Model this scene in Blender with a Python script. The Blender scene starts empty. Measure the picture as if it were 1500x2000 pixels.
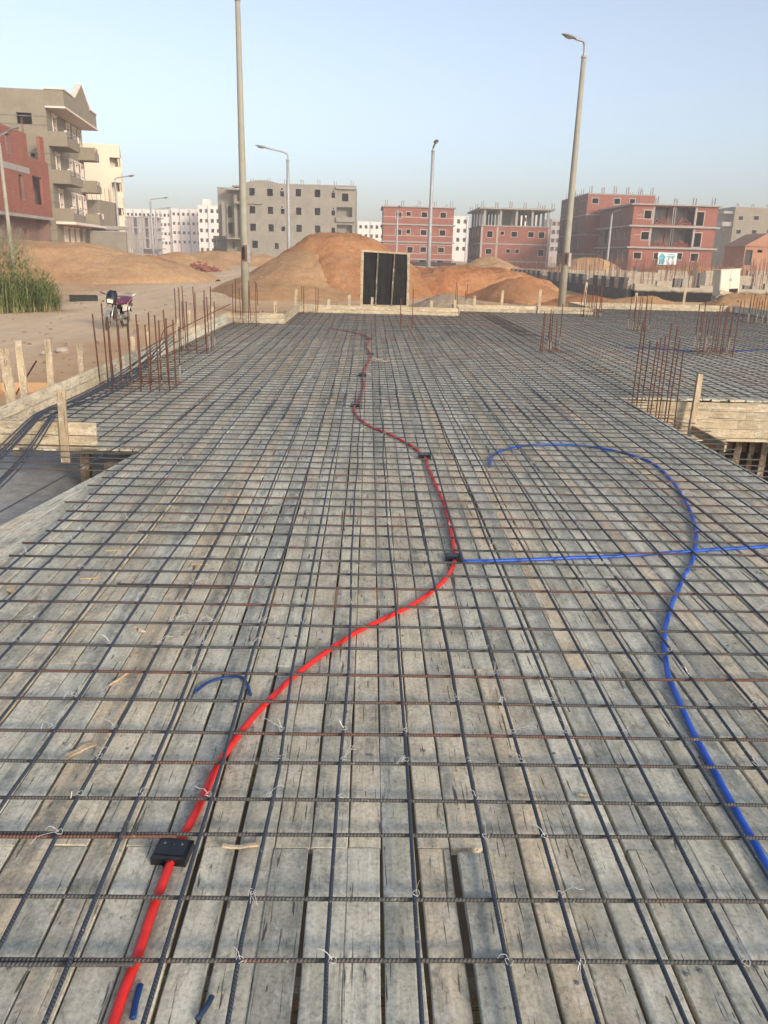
import bpy, math, random
import numpy as np
from mathutils import Vector, Matrix, noise

random.seed(7)
scene = bpy.context.scene
C = scene.collection
R = math.radians

# ------------------------------------------------------------------ camera
F, H = 1550.0, 1.72                      # focal length in photo pixels, eye height above the deck


def ray(px, py):
    return np.array([(px - 750) / F, -(py - 1000) / F, -1.0])


_r1, _r2 = ray(722, 497), ray(1722, 523.2)        # two points of the horizon; the first is where the planks vanish
_Y = _r1 / np.linalg.norm(_r1)
_Z = np.cross(_r2, _r1)
_Z /= np.linalg.norm(_Z)
if _Z[1] < 0:
    _Z = -_Z
_X = np.cross(_Y, _Z)
CM = np.array([_X, _Y, _Z])


def P(px, py, z=0.0):                    # photo pixel -> point on the level z
    d = CM @ ray(px, py)
    t = (z - H) / d[2]
    return Vector((d[0] * t, d[1] * t, z))


def PY(px, py, y):                       # photo pixel -> point on the upright plane Y = y
    d = CM @ ray(px, py)
    t = y / d[1]
    return Vector((d[0] * t, y, H + d[2] * t))


cam_data = bpy.data.cameras.new('camera')
cam = bpy.data.objects.new('camera', cam_data)
C.objects.link(cam)
cam_data.sensor_fit = 'VERTICAL'
cam_data.sensor_height = 36.0
cam_data.lens = 36.0 * F / 2000.0
cam_data.clip_start = 0.05
cam_data.clip_end = 4000
mw = Matrix([[CM[0][0], CM[0][1], CM[0][2], 0], [CM[1][0], CM[1][1], CM[1][2], 0], [CM[2][0], CM[2][1], CM[2][2], H], [0, 0, 0, 1]])
cam.matrix_world = mw
scene.camera = cam

# ------------------------------------------------------------------ sky, sun, exposure
SUN_EL, SUN_AZ = R(19), R(146)           # azimuth clockwise from +Y
world = bpy.data.worlds.new('World')
scene.world = world
world.use_nodes = True
wn = world.node_tree
sky = wn.nodes.new('ShaderNodeTexSky')
sky.sky_type = 'NISHITA'
sky.sun_disc = False
sky.sun_elevation = SUN_EL
sky.sun_rotation = SUN_AZ
sky.altitude = 60
sky.air_density = 1.0
sky.dust_density = 2.7
sky.ozone_density = 3.2
hsv = wn.nodes.new('ShaderNodeHueSaturation')      # dusty air: a paler sky all round
hsv.inputs['Saturation'].default_value = 0.63
wn.links.new(sky.outputs[0], hsv.inputs['Color'])
wn.links.new(hsv.outputs[0], wn.nodes['Background'].inputs[0])
wn.nodes['Background'].inputs[1].default_value = 0.15
sun_data = bpy.data.lights.new('sun', 'SUN')
sun_data.energy = 2.0
sun_data.angle = R(9.0)
sun_data.color = (1.0, 0.83, 0.64)
sun = bpy.data.objects.new('sun', sun_data)
C.objects.link(sun)
sd = Vector((math.sin(SUN_AZ) * math.cos(SUN_EL), math.cos(SUN_AZ) * math.cos(SUN_EL), math.sin(SUN_EL)))
sun.rotation_euler = sd.to_track_quat('Z', 'Y').to_euler()
sun.location = (20, -30, 40)
vs = scene.view_settings
vs.view_transform = 'Standard'
vs.look = 'None'
vs.gamma = 1.0
vs.use_curve_mapping = False
vs.exposure = 0.66
scene.cycles.volume_bounces = 1
scene.cycles.max_bounces = 6
scene.cycles.use_denoising = True


# ------------------------------------------------------------------ materials
class NT:
    def __init__(s, name):
        s.m = bpy.data.materials.new(name)
        s.m.use_nodes = True
        s.t = s.m.node_tree
        s.b = s.t.nodes['Principled BSDF']

    def n(s, kind, **kw):
        nd = s.t.nodes.new('ShaderNode' + kind)
        for k, v in kw.items():
            if k.startswith('i_'):
                nd.inputs[k[2:].replace('_', ' ')].default_value = v
            else:
                setattr(nd, k, v)
        return nd

    def l(s, a, b):
        s.t.links.new(a, b)

    def coord(s, scale=(1, 1, 1), rand=True):
        tc = s.n('TexCoord')
        src = tc.outputs['Object']
        if rand:
            oi = s.n('ObjectInfo')
            mul = s.n('MATH' if False else 'Math', operation='MULTIPLY')
            mul.inputs[1].default_value = 53.7
            s.l(oi.outputs['Random'], mul.inputs[0])
            add = s.n('VectorMath', operation='ADD')
            s.l(src, add.inputs[0])
            s.l(mul.outputs[0], add.inputs[1])
            src = add.outputs[0]
        mp = s.n('Mapping')
        mp.inputs['Scale'].default_value = scale
        s.l(src, mp.inputs['Vector'])
        return mp.outputs[0]

    def noise(s, vec, scale, detail=4, rough=0.6, dist=0.0):
        nd = s.n('TexNoise')
        nd.inputs['Scale'].default_value = scale
        nd.inputs['Detail'].default_value = detail
        nd.inputs['Roughness'].default_value = rough
        nd.inputs['Distortion'].default_value = dist
        s.l(vec, nd.inputs['Vector'])
        return nd.outputs['Fac']

    def ramp(s, fac, stops):
        nd = s.n('ValToRGB')
        cr = nd.color_ramp
        while len(cr.elements) < len(stops):
            cr.elements.new(0.5)
        for e, (p, c) in zip(cr.elements, stops):
            e.position = p
            e.color = (c[0], c[1], c[2], 1) if not isinstance(c, float) else (c, c, c, 1)
        s.l(fac, nd.inputs[0])
        return nd.outputs[0]

    def mix(s, fac, a, b, mode='MIX'):
        nd = s.n('Mix', data_type='RGBA', blend_type=mode)
        for sock, v in ((nd.inputs['Factor'], fac), (nd.inputs[6], a), (nd.inputs[7], b)):
            if isinstance(v, (int, float)):
                sock.default_value = v
            elif isinstance(v, tuple):
                sock.default_value = (v[0], v[1], v[2], 1)
            else:
                s.l(v, sock)
        return nd.outputs[2]

    def bump(s, height, strength=0.3, dist=0.01, prev=None):
        nd = s.n('Bump')
        nd.inputs['Strength'].default_value = strength
        nd.inputs['Distance'].default_value = dist
        s.l(height, nd.inputs['Height'])
        if prev:
            s.l(prev, nd.inputs['Normal'])
        s.l(nd.outputs[0], s.b.inputs['Normal'])
        return nd.outputs[0]

    def out(s, col=None, rough=0.8, metal=0.0, spec=0.3):
        if col is not None:
            if isinstance(col, tuple):
                s.b.inputs['Base Color'].default_value = (col[0], col[1], col[2], 1)
            else:
                s.l(col, s.b.inputs['Base Color'])
        s.b.inputs['Roughness'].default_value = rough
        s.b.inputs['Metallic'].default_value = metal
        s.b.inputs['Specular IOR Level'].default_value = spec
        return s.m


def plain(name, col, rough=0.7, metal=0.0, var=0.18, scale=6.0, spec=0.3, bump=0.0):
    t = NT(name)
    v = t.coord()
    f = t.noise(v, scale, 5, 0.65)
    dk = tuple(c * (1 - var) for c in col)
    lt = tuple(min(1, c * (1 + var)) for c in col)
    col_ = t.ramp(f, [(0.3, dk), (0.7, lt)])
    if bump:
        t.bump(t.noise(v, scale * 6, 4), bump, 0.01)
    return t.out(col_, rough, metal, spec)


def wood(name, tones, grain=0.5, stain=0.55, stain_col=(0.13, 0.13, 0.125), rough=1.0, crack=0.70):
    t = NT(name)
    oi = t.n('ObjectInfo')
    v = t.coord((1, 1, 1))
    vg = t.coord((14, 0.55, 14))
    vf = t.coord((60, 1.6, 60))
    base = t.ramp(oi.outputs['Random'], [(i / (len(tones) - 1), c) for i, c in enumerate(tones)])
    g = t.noise(vg, 1.6, 5, 0.6, 0.4)
    g2 = t.noise(vf, 1.5, 3, 0.6)
    c = t.mix(grain, base, t.ramp(g, [(0.25, (0.62, 0.60, 0.57)), (0.62, (1.05, 1.05, 1.05))]), 'MULTIPLY')
    c = t.mix(0.35, c, t.ramp(g2, [(0.3, (0.66, 0.64, 0.61)), (0.6, (1.06, 1.05, 1.03))]), 'MULTIPLY')
    # cement stains in blotches
    s1 = t.noise(t.coord((1, 0.5, 1)), 11.0, 9, 0.78, 0.6)
    c = t.mix(t.ramp(s1, [(0.49, 0.0), (0.62, stain)]), c, stain_col)
    s0 = t.noise(t.coord((1, 0.6, 1)), 2.2, 5, 0.7, 0.4)
    c = t.mix(0.8, c, t.ramp(s0, [(0.36, (0.80, 0.80, 0.79)), (0.60, (1.22, 1.22, 1.20))]), 'MULTIPLY')
    s2 = t.noise(t.coord((1, 0.6, 1)), 13.0, 8, 0.78)
    c = t.mix(t.ramp(s2, [(0.51, 0.0), (0.64, 0.62)]), c, (0.69, 0.665, 0.575))
    s3 = t.noise(v, 75.0, 4, 0.7)
    c = t.mix(0.5, c, t.ramp(s3, [(0.32, (0.42, 0.41, 0.40)), (0.5, (1.0, 1.0, 1.0)), (0.72, (1.28, 1.27, 1.24))]), 'MULTIPLY')
    # specks and dents
    vo = t.n('TexVoronoi')
    vo.inputs['Scale'].default_value = 21.0
    t.l(t.coord((1, 0.6, 1)), vo.inputs['Vector'])
    c = t.mix(t.ramp(vo.outputs['Distance'], [(0.02, 0.75), (0.10, 0.0)]), c, (0.07, 0.062, 0.052))
    # drying cracks along the grain
    k = t.noise(t.coord((30, 1.1, 30)), 1.3, 2, 0.5, 0.3)
    kk = t.ramp(k, [(crack, 0.0), (crack + 0.03, 0.8)])
    c = t.mix(kk, c, (0.05, 0.043, 0.036))
    k2 = t.noise(t.coord((95, 5.5, 95)), 1.0, 3, 0.6, 0.5)
    kk2 = t.ramp(k2, [(0.635, 0.0), (0.68, 0.85)])
    c = t.mix(kk2, c, (0.055, 0.048, 0.04))
    t.bump(t.mix(0.5, t.mix(0.5, g2, s3), t.mix(0.6, kk, kk2, 'ADD'), 'SUBTRACT'), 0.6, 0.005)
    return t.out(c, 0.88, 0, 0.15)


M = {}
M['plank'] = wood('weathered_plank', [(0.63, 0.60, 0.485), (0.44, 0.435, 0.37), (0.64, 0.56, 0.42), (0.54, 0.525, 0.435), (0.67, 0.64, 0.53), (0.58, 0.56, 0.46), (0.67, 0.555, 0.395), (0.48, 0.48, 0.415)], 0.7, 0.70, (0.225, 0.228, 0.198))
M['board'] = wood('yellow_board', [(0.52, 0.42, 0.28), (0.42, 0.35, 0.245), (0.55, 0.45, 0.30), (0.40, 0.345, 0.26)], 0.6, 0.6, (0.24, 0.215, 0.175), 0.68)
M['stake'] = wood('pale_stake', [(0.50, 0.385, 0.25), (0.42, 0.33, 0.225), (0.53, 0.43, 0.295)], 0.65, 0.55, (0.22, 0.18, 0.14), 0.66)
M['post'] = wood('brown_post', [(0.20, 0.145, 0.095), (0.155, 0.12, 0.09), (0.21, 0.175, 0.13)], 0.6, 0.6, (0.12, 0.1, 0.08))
M['chip'] = wood('fresh_chip', [(0.56, 0.41, 0.24), (0.6, 0.46, 0.3)], 0.2, 0.1)


def rebar_mat(name, steel, rust, amount, cement=0.0):
    t = NT(name)
    oi = t.n('ObjectInfo')
    v = t.coord((1, 1, 1))
    f = t.noise(t.coord((1, 0.5, 1)), 3.0, 5, 0.7)
    add = t.n('Math', operation='ADD')
    mul = t.n('Math', operation='MULTIPLY')
    mul.inputs[1].default_value = 0.28
    t.l(oi.outputs['Random'], mul.inputs[0])
    t.l(f, add.inputs[0])
    t.l(mul.outputs[0], add.inputs[1])
    c = t.mix(t.ramp(add.outputs[0], [(0.78 - amount, 0.0), (0.90 - amount, 1.0)]), steel, rust)
    sp = t.noise(v, 45.0, 3, 0.6)
    c = t.mix(t.ramp(sp, [(0.64, 0.0), (0.70, 0.55)]), c, (0.34, 0.29, 0.25))
    if cement:
        tc = t.n('TexCoord')
        sx = t.n('SeparateXYZ')
        t.l(tc.outputs['Object'], sx.inputs[0])
        a2 = t.n('Math', operation='MULTIPLY_ADD')
        a2.inputs[1].default_value = 0.9
        t.l(oi.outputs['Random'], a2.inputs[0])
        t.l(sx.outputs['Y'], a2.inputs[2])
        a3 = t.n('Math', operation='ADD')
        t.l(a2.outputs[0], a3.inputs[0])
        t.l(t.noise(v, 6.0), a3.inputs[1])
        a4 = t.n('Math', operation='MULTIPLY')
        a4.inputs[1].default_value = 0.5
        t.l(a3.outputs[0], a4.inputs[0])
        c = t.mix(t.ramp(a4.outputs[0], [(0.53, 1.0), (0.57, 0.0)]), c, (0.42, 0.36, 0.28))
    tc = t.n('TexCoord')
    w = t.n('TexWave', wave_type='BANDS', bands_direction='Y')
    w.inputs['Scale'].default_value = 34.0
    w.inputs['Distortion'].default_value = 0.0
    mp = t.n('Mapping')
    mp.inputs['Rotation'].default_value = (0, 0, 0.5)
    t.l(tc.outputs['Object'], mp.inputs[0])
    t.l(mp.outputs[0], w.inputs['Vector'])
    t.bump(w.outputs['Fac'], 0.8, 0.0025)
    return t.out(c, 0.62, 0.15, 0.35)


M['bar_long'] = rebar_mat('blue_grey_rebar', (0.052, 0.062, 0.082), (0.10, 0.062, 0.045), -0.10)
M['bar_lat'] = rebar_mat('brown_grey_rebar', (0.084, 0.080, 0.074), (0.14, 0.070, 0.050), 0.11)
M['bar_rust'] = rebar_mat('rusty_rebar', (0.085, 0.040, 0.027), (0.135, 0.052, 0.028), 0.25, 1.0)
M['stirrup'] = plain('rusty_stirrup', (0.16, 0.075, 0.04), 0.8, 0, 0.3, 20)
M['bar_far'] = plain('far_rebar', (0.17, 0.10, 0.075), 0.8)
M['bar_loose'] = rebar_mat('loose_rebar', (0.06, 0.068, 0.09), (0.11, 0.075, 0.06), -0.05)
M['wire'] = plain('tie_wire', (0.62, 0.61, 0.58), 0.45, 0.2, 0.1)
M['red_pipe'] = plain('red_conduit', (0.70, 0.024, 0.018), 0.42, 0, 0.16, 14.0, 0.45)
M['blue_pipe'] = plain('blue_conduit', (0.014, 0.095, 0.50), 0.40, 0, 0.16, 14.0, 0.45)
M['blue_dark'] = plain('dark_blue_scrap', (0.012, 0.055, 0.20), 0.4, 0, 0.2, 9.0)
M['blue_shaded'] = plain('shaded_blue_scrap', (0.035, 0.065, 0.12), 0.7, 0, 0.3, 20.0)  # blue darkened in the colour for the shade it lies in
M['box'] = plain('black_box_plastic', (0.012, 0.013, 0.018), 0.38, 0, 0.3, 8.0, 0.5)
M['box_dust'] = plain('dusty_knockout', (0.19, 0.19, 0.2), 0.8)
M['concrete'] = plain('grey_concrete', (0.30, 0.285, 0.26), 0.9, 0, 0.14, 1.2)
M['floor'] = plain('rough_grey_floor', (0.42, 0.415, 0.40), 0.95, 0, 0.28, 9.0, 0.1, 1.0)
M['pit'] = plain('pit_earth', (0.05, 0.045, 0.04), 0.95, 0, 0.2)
M['pole'] = plain('lamp_pole_paint', (0.30, 0.285, 0.23), 0.7, 0, 0.12, 2.0)
M['galv'] = plain('galvanised_arm', (0.32, 0.33, 0.34), 0.5, 0.2)
M['lamp'] = plain('lamp_housing', (0.20, 0.20, 0.20), 0.5, 0, 0.2)
M['lens'] = plain('lamp_lens', (0.34, 0.31, 0.27), 0.25, 0, 0.1, 3, 0.5)
M['hatch'] = plain('rusty_hatch', (0.16, 0.075, 0.045), 0.85, 0, 0.35, 20)
M['tar'] = plain('black_tar_plastic', (0.009, 0.0085, 0.0085), 0.45, 0, 0.6, 4.0, 0.22)
M['dark'] = plain('dark_metal', (0.02, 0.021, 0.024), 0.45, 0.2)
M['tyre'] = plain('tyre_rubber', (0.05, 0.044, 0.038), 0.85)
M['chrome'] = plain('dusty_chrome', (0.52, 0.50, 0.46), 0.3, 0.75)
M['purple'] = plain('purple_seat', (0.12, 0.018, 0.07), 0.45, 0, 0.2, 9, 0.5)
M['navy'] = plain('dark_fairing', (0.012, 0.014, 0.022), 0.35, 0, 0.2, 5, 0.35)
M['lightglass'] = plain('headlight_glass', (0.66, 0.62, 0.52), 0.15, 0, 0.1, 9, 0.6)
M['engine'] = plain('engine_alloy', (0.22, 0.21, 0.19), 0.45, 0.5, 0.3, 20)
M['cream'] = plain('cream_render', (0.66, 0.555, 0.43), 0.9, 0, 0.07, 0.3)
M['white'] = plain('white_render', (0.66, 0.60, 0.55), 0.9, 0, 0.06, 0.3)
M['white_trim'] = plain('pale_stone_trim', (0.66, 0.57, 0.50), 0.85, 0, 0.08, 2)
M['render_grey'] = None
M['stone_pale'] = plain('pale_stone', (0.40, 0.33, 0.28), 0.9, 0, 0.1, 8)
M['cab'] = plain('cream_cabinet_paint', (0.62, 0.58, 0.47), 0.6, 0, 0.08, 3)
M['pane'] = plain('dark_pane', (0.03, 0.03, 0.035), 0.25, 0, 0.1, 3, 0.5)
M['frame_wood'] = plain('window_timber', (0.30, 0.20, 0.13), 0.8)
M['room_shade'] = plain('painted_room_shade', (0.10, 0.07, 0.05), 0.9)  # dark colour stands in for the shade of unlit rooms
M['dusky'] = plain('mauve_render', (0.32, 0.27, 0.25), 0.9)
M['teal'] = plain('teal_print', (0.06, 0.33, 0.40), 0.6)
M['banner'] = plain('white_banner', (0.66, 0.69, 0.70), 0.6, 0, 0.05)
M['hut'] = plain('hut_render', (0.36, 0.19, 0.125), 0.9, 0, 0.1, 1)


def render_wall(name, col, lines):
    t = NT(name)
    v = t.coord((1, 1, 1), False)
    f = t.noise(v, 0.55, 6, 0.7, 0.5)
    c = t.ramp(f, [(0.3, tuple(x * 0.82 for x in col)), (0.7, tuple(x * 1.12 for x in col))])
    f2 = t.noise(v, 3.0, 4, 0.7)
    c = t.mix(0.3, c, t.ramp(f2, [(0.35, (0.8, 0.8, 0.8)), (0.65, (1.1, 1.1, 1.1))]), 'MULTIPLY')
    t.bump(f2, 0.25, 0.02)
    return t.out(c, 0.93, 0, 0.15)


M['render_grey'] = render_wall('grey_cement_render', (0.245, 0.212, 0.158), True)
M['render_centre'] = render_wall('pale_cement_render', (0.255, 0.236, 0.195), True)


def brick_mat(name, col, mortar):
    t = NT(name)
    tc = t.n('TexCoord')
    sx = t.n('SeparateXYZ')
    t.l(tc.outputs['Object'], sx.inputs[0])
    ad = t.n('Math', operation='ADD')
    t.l(sx.outputs['X'], ad.inputs[0])
    t.l(sx.outputs['Y'], ad.inputs[1])
    cb = t.n('CombineXYZ')
    t.l(ad.outputs[0], cb.inputs['X'])
    t.l(sx.outputs['Z'], cb.inputs['Y'])
    bk = t.n('TexBrick')
    bk.inputs['Scale'].default_value = 1.0
    bk.inputs['Brick Width'].default_value = 0.26
    bk.inputs['Row Height'].default_value = 0.10
    bk.inputs['Mortar Size'].default_value = 0.009
    bk.inputs['Color1'].default_value = (col[0], col[1], col[2], 1)
    bk.inputs['Color2'].default_value = (col[0] * 0.78, col[1] * 0.74, col[2] * 0.74, 1)
    bk.inputs['Mortar'].default_value = (mortar[0], mortar[1], mortar[2], 1)
    t.l(cb.outputs[0], bk.inputs['Vector'])
    f = t.noise(t.coord((1, 1, 1), False), 0.5, 6, 0.7, 0.5)
    c = t.mix(0.7, bk.outputs[0], t.ramp(f, [(0.3, (0.75, 0.75, 0.75)), (0.7, (1.15, 1.12, 1.1))]), 'MULTIPLY')
    f2 = t.noise(t.coord((1, 1, 2.5), False), 1.1, 5, 0.7)
    c = t.mix(t.ramp(f2, [(0.62, 0.0), (0.72, 0.45)]), c, mortar)
    return t.out(c, 0.93, 0, 0.1)


M['brick'] = brick_mat('red_brick', (0.30, 0.088, 0.06), (0.27, 0.20, 0.165))
M['brick_dull_shaded'] = brick_mat('dull_shaded_brick', (0.215, 0.125, 0.10), (0.23, 0.20, 0.18))  # grey cement and brick tone, with the side walls' shade put in
M['block'] = brick_mat('pale_block', (0.44, 0.385, 0.30), (0.32, 0.29, 0.24))


def sand_mat(name, a, b, c3, fine=9.0, bump=0.6):
    t = NT(name)
    v = t.coord((1, 1, 1), False)
    f = t.noise(v, 0.25, 7, 0.68, 0.6)
    c = t.ramp(f, [(0.32, a), (0.52, b), (0.70, c3)])
    f2 = t.noise(v, 2.2, 7, 0.75)
    c = t.mix(0.45, c, t.ramp(f2, [(0.3, (0.68, 0.66, 0.64)), (0.65, (1.12, 1.12, 1.12))]), 'MULTIPLY')
    f3 = t.noise(v, fine * 1.6, 8, 0.8)
    c = t.mix(0.6, c, t.ramp(f3, [(0.34, (0.62, 0.60, 0.58)), (0.5, (1.0, 1.0, 1.0)), (0.68, (1.18, 1.17, 1.16))]), 'MULTIPLY')
    f4 = t.noise(t.coord((1.3, 1.3, 0.22), False), 2.6, 6, 0.7, 0.8)       # slide marks down the slope
    c = t.mix(0.5, c, t.ramp(f4, [(0.38, (0.74, 0.72, 0.70)), (0.62, (1.12, 1.11, 1.10))]), 'MULTIPLY')
    t.bump(t.mix(0.5, t.mix(0.5, f2, f4), f3), bump, 0.16)
    return t.out(c, 0.95, 0, 0.1)


M['sand_orange'] = sand_mat('orange_sand', (0.42, 0.19, 0.08), (0.51, 0.255, 0.118), (0.57, 0.32, 0.165), 7.0, 1.0)
M['sand_tan'] = sand_mat('tan_sand', (0.44, 0.255, 0.125), (0.53, 0.325, 0.17), (0.59, 0.385, 0.215), 9.0, 1.0)
M['sand_red'] = sand_mat('red_clod_sand', (0.37, 0.15, 0.062), (0.47, 0.215, 0.098), (0.54, 0.30, 0.155), 3.5, 1.0)
M['gravel'] = sand_mat('grey_gravel', (0.38, 0.28, 0.19), (0.50, 0.385, 0.27), (0.56, 0.46, 0.35), 16.0, 1.0)
M['leaf'] = plain('reed_leaf', (0.11, 0.16, 0.045), 0.6, 0, 0.35, 3.0)
M['leaf_pale'] = plain('pale_reed_leaf', (0.26, 0.28, 0.11), 0.65, 0, 0.3, 3.0)
M['leaf_dry'] = plain('dry_reed', (0.36, 0.28, 0.15), 0.8, 0, 0.2, 3.0)
M['plume'] = plain('reed_plume', (0.30, 0.28, 0.19), 0.9, 0, 0.2, 3.0)


def ground_mat():
    t = NT('sandy_ground')
    tc = t.n('TexCoord')
    v = t.coord((1, 1, 1), False)
    f = t.noise(v, 0.11, 7, 0.65, 0.5)
    c = t.ramp(f, [(0.32, (0.50, 0.29, 0.15)), (0.52, (0.58, 0.38, 0.215)), (0.7, (0.63, 0.46, 0.29))])
    # the pale compacted track of the street
    sx = t.n('SeparateXYZ')
    t.l(tc.outputs['Object'], sx.inputs[0])
    d = t.n('Math', operation='ADD')
    d.inputs[1].default_value = 10.0
    t.l(sx.outputs['X'], d.inputs[0])
    ab = t.n('Math', operation='ABSOLUTE')
    t.l(d.outputs[0], ab.inputs[0])
    m2 = t.n('Math', operation='MULTIPLY_ADD')
    m2.inputs[1].default_value = 3.6
    t.l(t.noise(v, 0.35, 5, 0.6), m2.inputs[0])
    t.l(ab.outputs[0], m2.inputs[2])
    dv = t.n('Math', operation='DIVIDE')
    dv.inputs[1].default_value = 10.0
    t.l(m2.outputs[0], dv.inputs[0])
    mask = t.ramp(dv.outputs[0], [(0.38, 0.85), (0.62, 0.0)])
    tr = t.ramp(t.noise(t.coord((2.2, 0.18, 1), False), 0.8, 6, 0.6), [(0.3, (0.58, 0.43, 0.275)), (0.7, (0.72, 0.56, 0.385))])
    c = t.mix(mask, c, tr)
    f2 = t.noise(v, 3.0, 7, 0.75)
    c = t.mix(0.4, c, t.ramp(f2, [(0.3, (0.68, 0.66, 0.64)), (0.65, (1.1, 1.1, 1.1))]), 'MULTIPLY')
    t.bump(f2, 0.7, 0.05)
    return t.out(c, 0.95, 0, 0.1)


M['ground'] = ground_mat()


def foundation_mat():                    # cement with bitumen painted over the lower part, uneven edge
    t = NT('bitumen_coated_concrete')
    tc = t.n('TexCoord')
    v = t.coord((1, 1, 1), False)
    sx = t.n('SeparateXYZ')
    t.l(tc.outputs['Object'], sx.inputs[0])
    m2 = t.n('Math', operation='MULTIPLY_ADD')
    m2.inputs[1].default_value = 0.30
    t.l(t.noise(v, 1.2, 6, 0.7), m2.inputs[0])
    t.l(sx.outputs['Z'], m2.inputs[2])
    c0 = t.ramp(t.noise(v, 1.5, 5, 0.7), [(0.3, (0.30, 0.26, 0.20)), (0.7, (0.42, 0.37, 0.29))])
    c = t.mix(t.ramp(m2.outputs[0], [(0.80, 1.0), (0.92, 0.0)]), c0, (0.016, 0.015, 0.015))
    return t.out(c, 0.8, 0, 0.2)


M['bitumen'] = foundation_mat()
M['bitumen_flat'] = plain('bitumen_pier', (0.13, 0.13, 0.125), 0.8, 0, 0.25, 3)


# ------------------------------------------------------------------ mesh helpers
ORG = {}


class MB:
    def __init__(s):
        s.v, s.f = [], []

    def quad(s, a, b, c, d):
        i = len(s.v)
        s.v += [tuple(a), tuple(b), tuple(c), tuple(d)]
        s.f.append((i, i + 1, i + 2, i + 3))

    def box(s, x0, x1, y0, y1, z0, z1, mat=None):
        i = len(s.v)
        pts = [Vector((x, y, z)) for z in (z0, z1) for y in (y0, y1) for x in (x0, x1)]
        if mat is not None:
            pts = [mat @ p for p in pts]
        s.v += [tuple(p) for p in pts]
        for f in ((0, 2, 3, 1), (4, 5, 7, 6), (0, 1, 5, 4), (2, 6, 7, 3), (0, 4, 6, 2), (1, 3, 7, 5)):
            s.f.append(tuple(i + k for k in f))
        return s

    def tube(s, pts, r, n=6, cap=True, flat=1.0):
        pts = [Vector(p) for p in pts]
        m = len(pts)
        rs = r if isinstance(r, (list, tuple)) else [r] * m
        i0 = len(s.v)
        for k, p in enumerate(pts):
            d = (pts[min(k + 1, m - 1)] - pts[max(k - 1, 0)])
            d = d.normalized() if d.length > 1e-9 else Vector((0, 0, 1))
            ref = Vector((0, 0, 1)) if abs(d.z) < 0.93 else Vector((0, 1, 0))
            a = d.cross(ref).normalized()
            b = a.cross(d).normalized()
            for j in range(n):
                t = 2 * math.pi * (j + 0.5) / n
                s.v.append(tuple(p + (a * math.cos(t) + b * math.sin(t) * flat) * rs[k]))
        for k in range(m - 1):
            for j in range(n):
                a_, b_ = i0 + k * n + j, i0 + k * n + (j + 1) % n
                s.f.append((a_, b_, b_ + n, a_ + n))
        if cap:
            s.f.append(tuple(i0 + j for j in range(n))[::-1])
            s.f.append(tuple(i0 + (m - 1) * n + j for j in range(n)))
        return s

    def lathe(s, c, prof, n=12, axis='Z'):
        i0 = len(s.v)
        c = Vector(c)
        for (r, h) in prof:
            for j in range(n):
                t = 2 * math.pi * j / n
                if axis == 'Z':
                    o = Vector((r * math.cos(t), r * math.sin(t), h))
                elif axis == 'X':
                    o = Vector((h, r * math.cos(t), r * math.sin(t)))
                else:
                    o = Vector((r * math.sin(t), h, r * math.cos(t)))
                s.v.append(tuple(c + o))
        for k in range(len(prof) - 1):
            for j in range(n):
                a_, b_ = i0 + k * n + j, i0 + k * n + (j + 1) % n
                s.f.append((a_, b_, b_ + n, a_ + n))
        return s

    def xf(s, m, start=0):
        s.v[start:] = [tuple(m @ Vector(p)) for p in s.v[start:]]
        return s

    def mesh(s, name, off=Vector((0, 0, 0)), smooth=False):
        me = bpy.data.meshes.new(name)
        me.from_pydata([(x - off.x, y - off.y, z - off.z) for x, y, z in s.v], [], s.f)
        me.update()
        if smooth:
            me.polygons.foreach_set('use_smooth', [True] * len(me.polygons))
        return me


def tag(o, label=None, cat=None, group=None, kind=None):
    if label:
        o['label'] = label
    if cat:
        o['category'] = cat
    if group:
        o['group'] = group
    if kind:
        o['kind'] = kind
    return o


def thing(name, loc, label, cat, group=None):
    o = bpy.data.objects.new(name, None)
    o.empty_display_size = 0.2
    o.location = loc
    C.objects.link(o)
    ORG[o.name] = Vector(loc)
    return tag(o, label, cat, group)


def build(mb, name, mat, parent=None, smooth=False, origin=None):
    """mesh in world coordinates; becomes a child in the coordinates of its thing"""
    if parent is None:
        org = Vector(origin) if origin is not None else Vector((0, 0, 0))
    else:
        org = ORG[parent.name]
    o = bpy.data.objects.new(name, mb.mesh(name, org, smooth))
    o.data.materials.append(mat)
    C.objects.link(o)
    if parent is None:
        o.location = org
    else:
        o.parent = parent
    ORG[o.name] = org
    return o


def put(me, name, mat, parent, mtx):
    """object from mesh in its own frame, placed by a world matrix under a thing"""
    o = bpy.data.objects.new(name, me)
    if not me.materials:
        me.materials.append(mat)
    C.objects.link(o)
    if parent is not None:
        o.parent = parent
        mtx = Matrix.Translation(-ORG[parent.name]) @ mtx
    o.matrix_local = mtx
    ORG[o.name] = ORG[parent.name] if parent is not None else mtx.translation
    return o


def frame_along(p0, p1, up=(0, 0, 1)):
    y = (Vector(p1) - Vector(p0)).normalized()
    u = Vector(up)
    x = y.cross(u)
    if x.length < 1e-4:
        x = y.cross(Vector((0, 1, 0)))
    x.normalize()
    z = x.cross(y)
    return Matrix(((x.x, y.x, z.x, p0[0]), (x.y, y.y, z.y, p0[1]), (x.z, y.z, z.z, p0[2]), (0, 0, 0, 1)))


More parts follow.
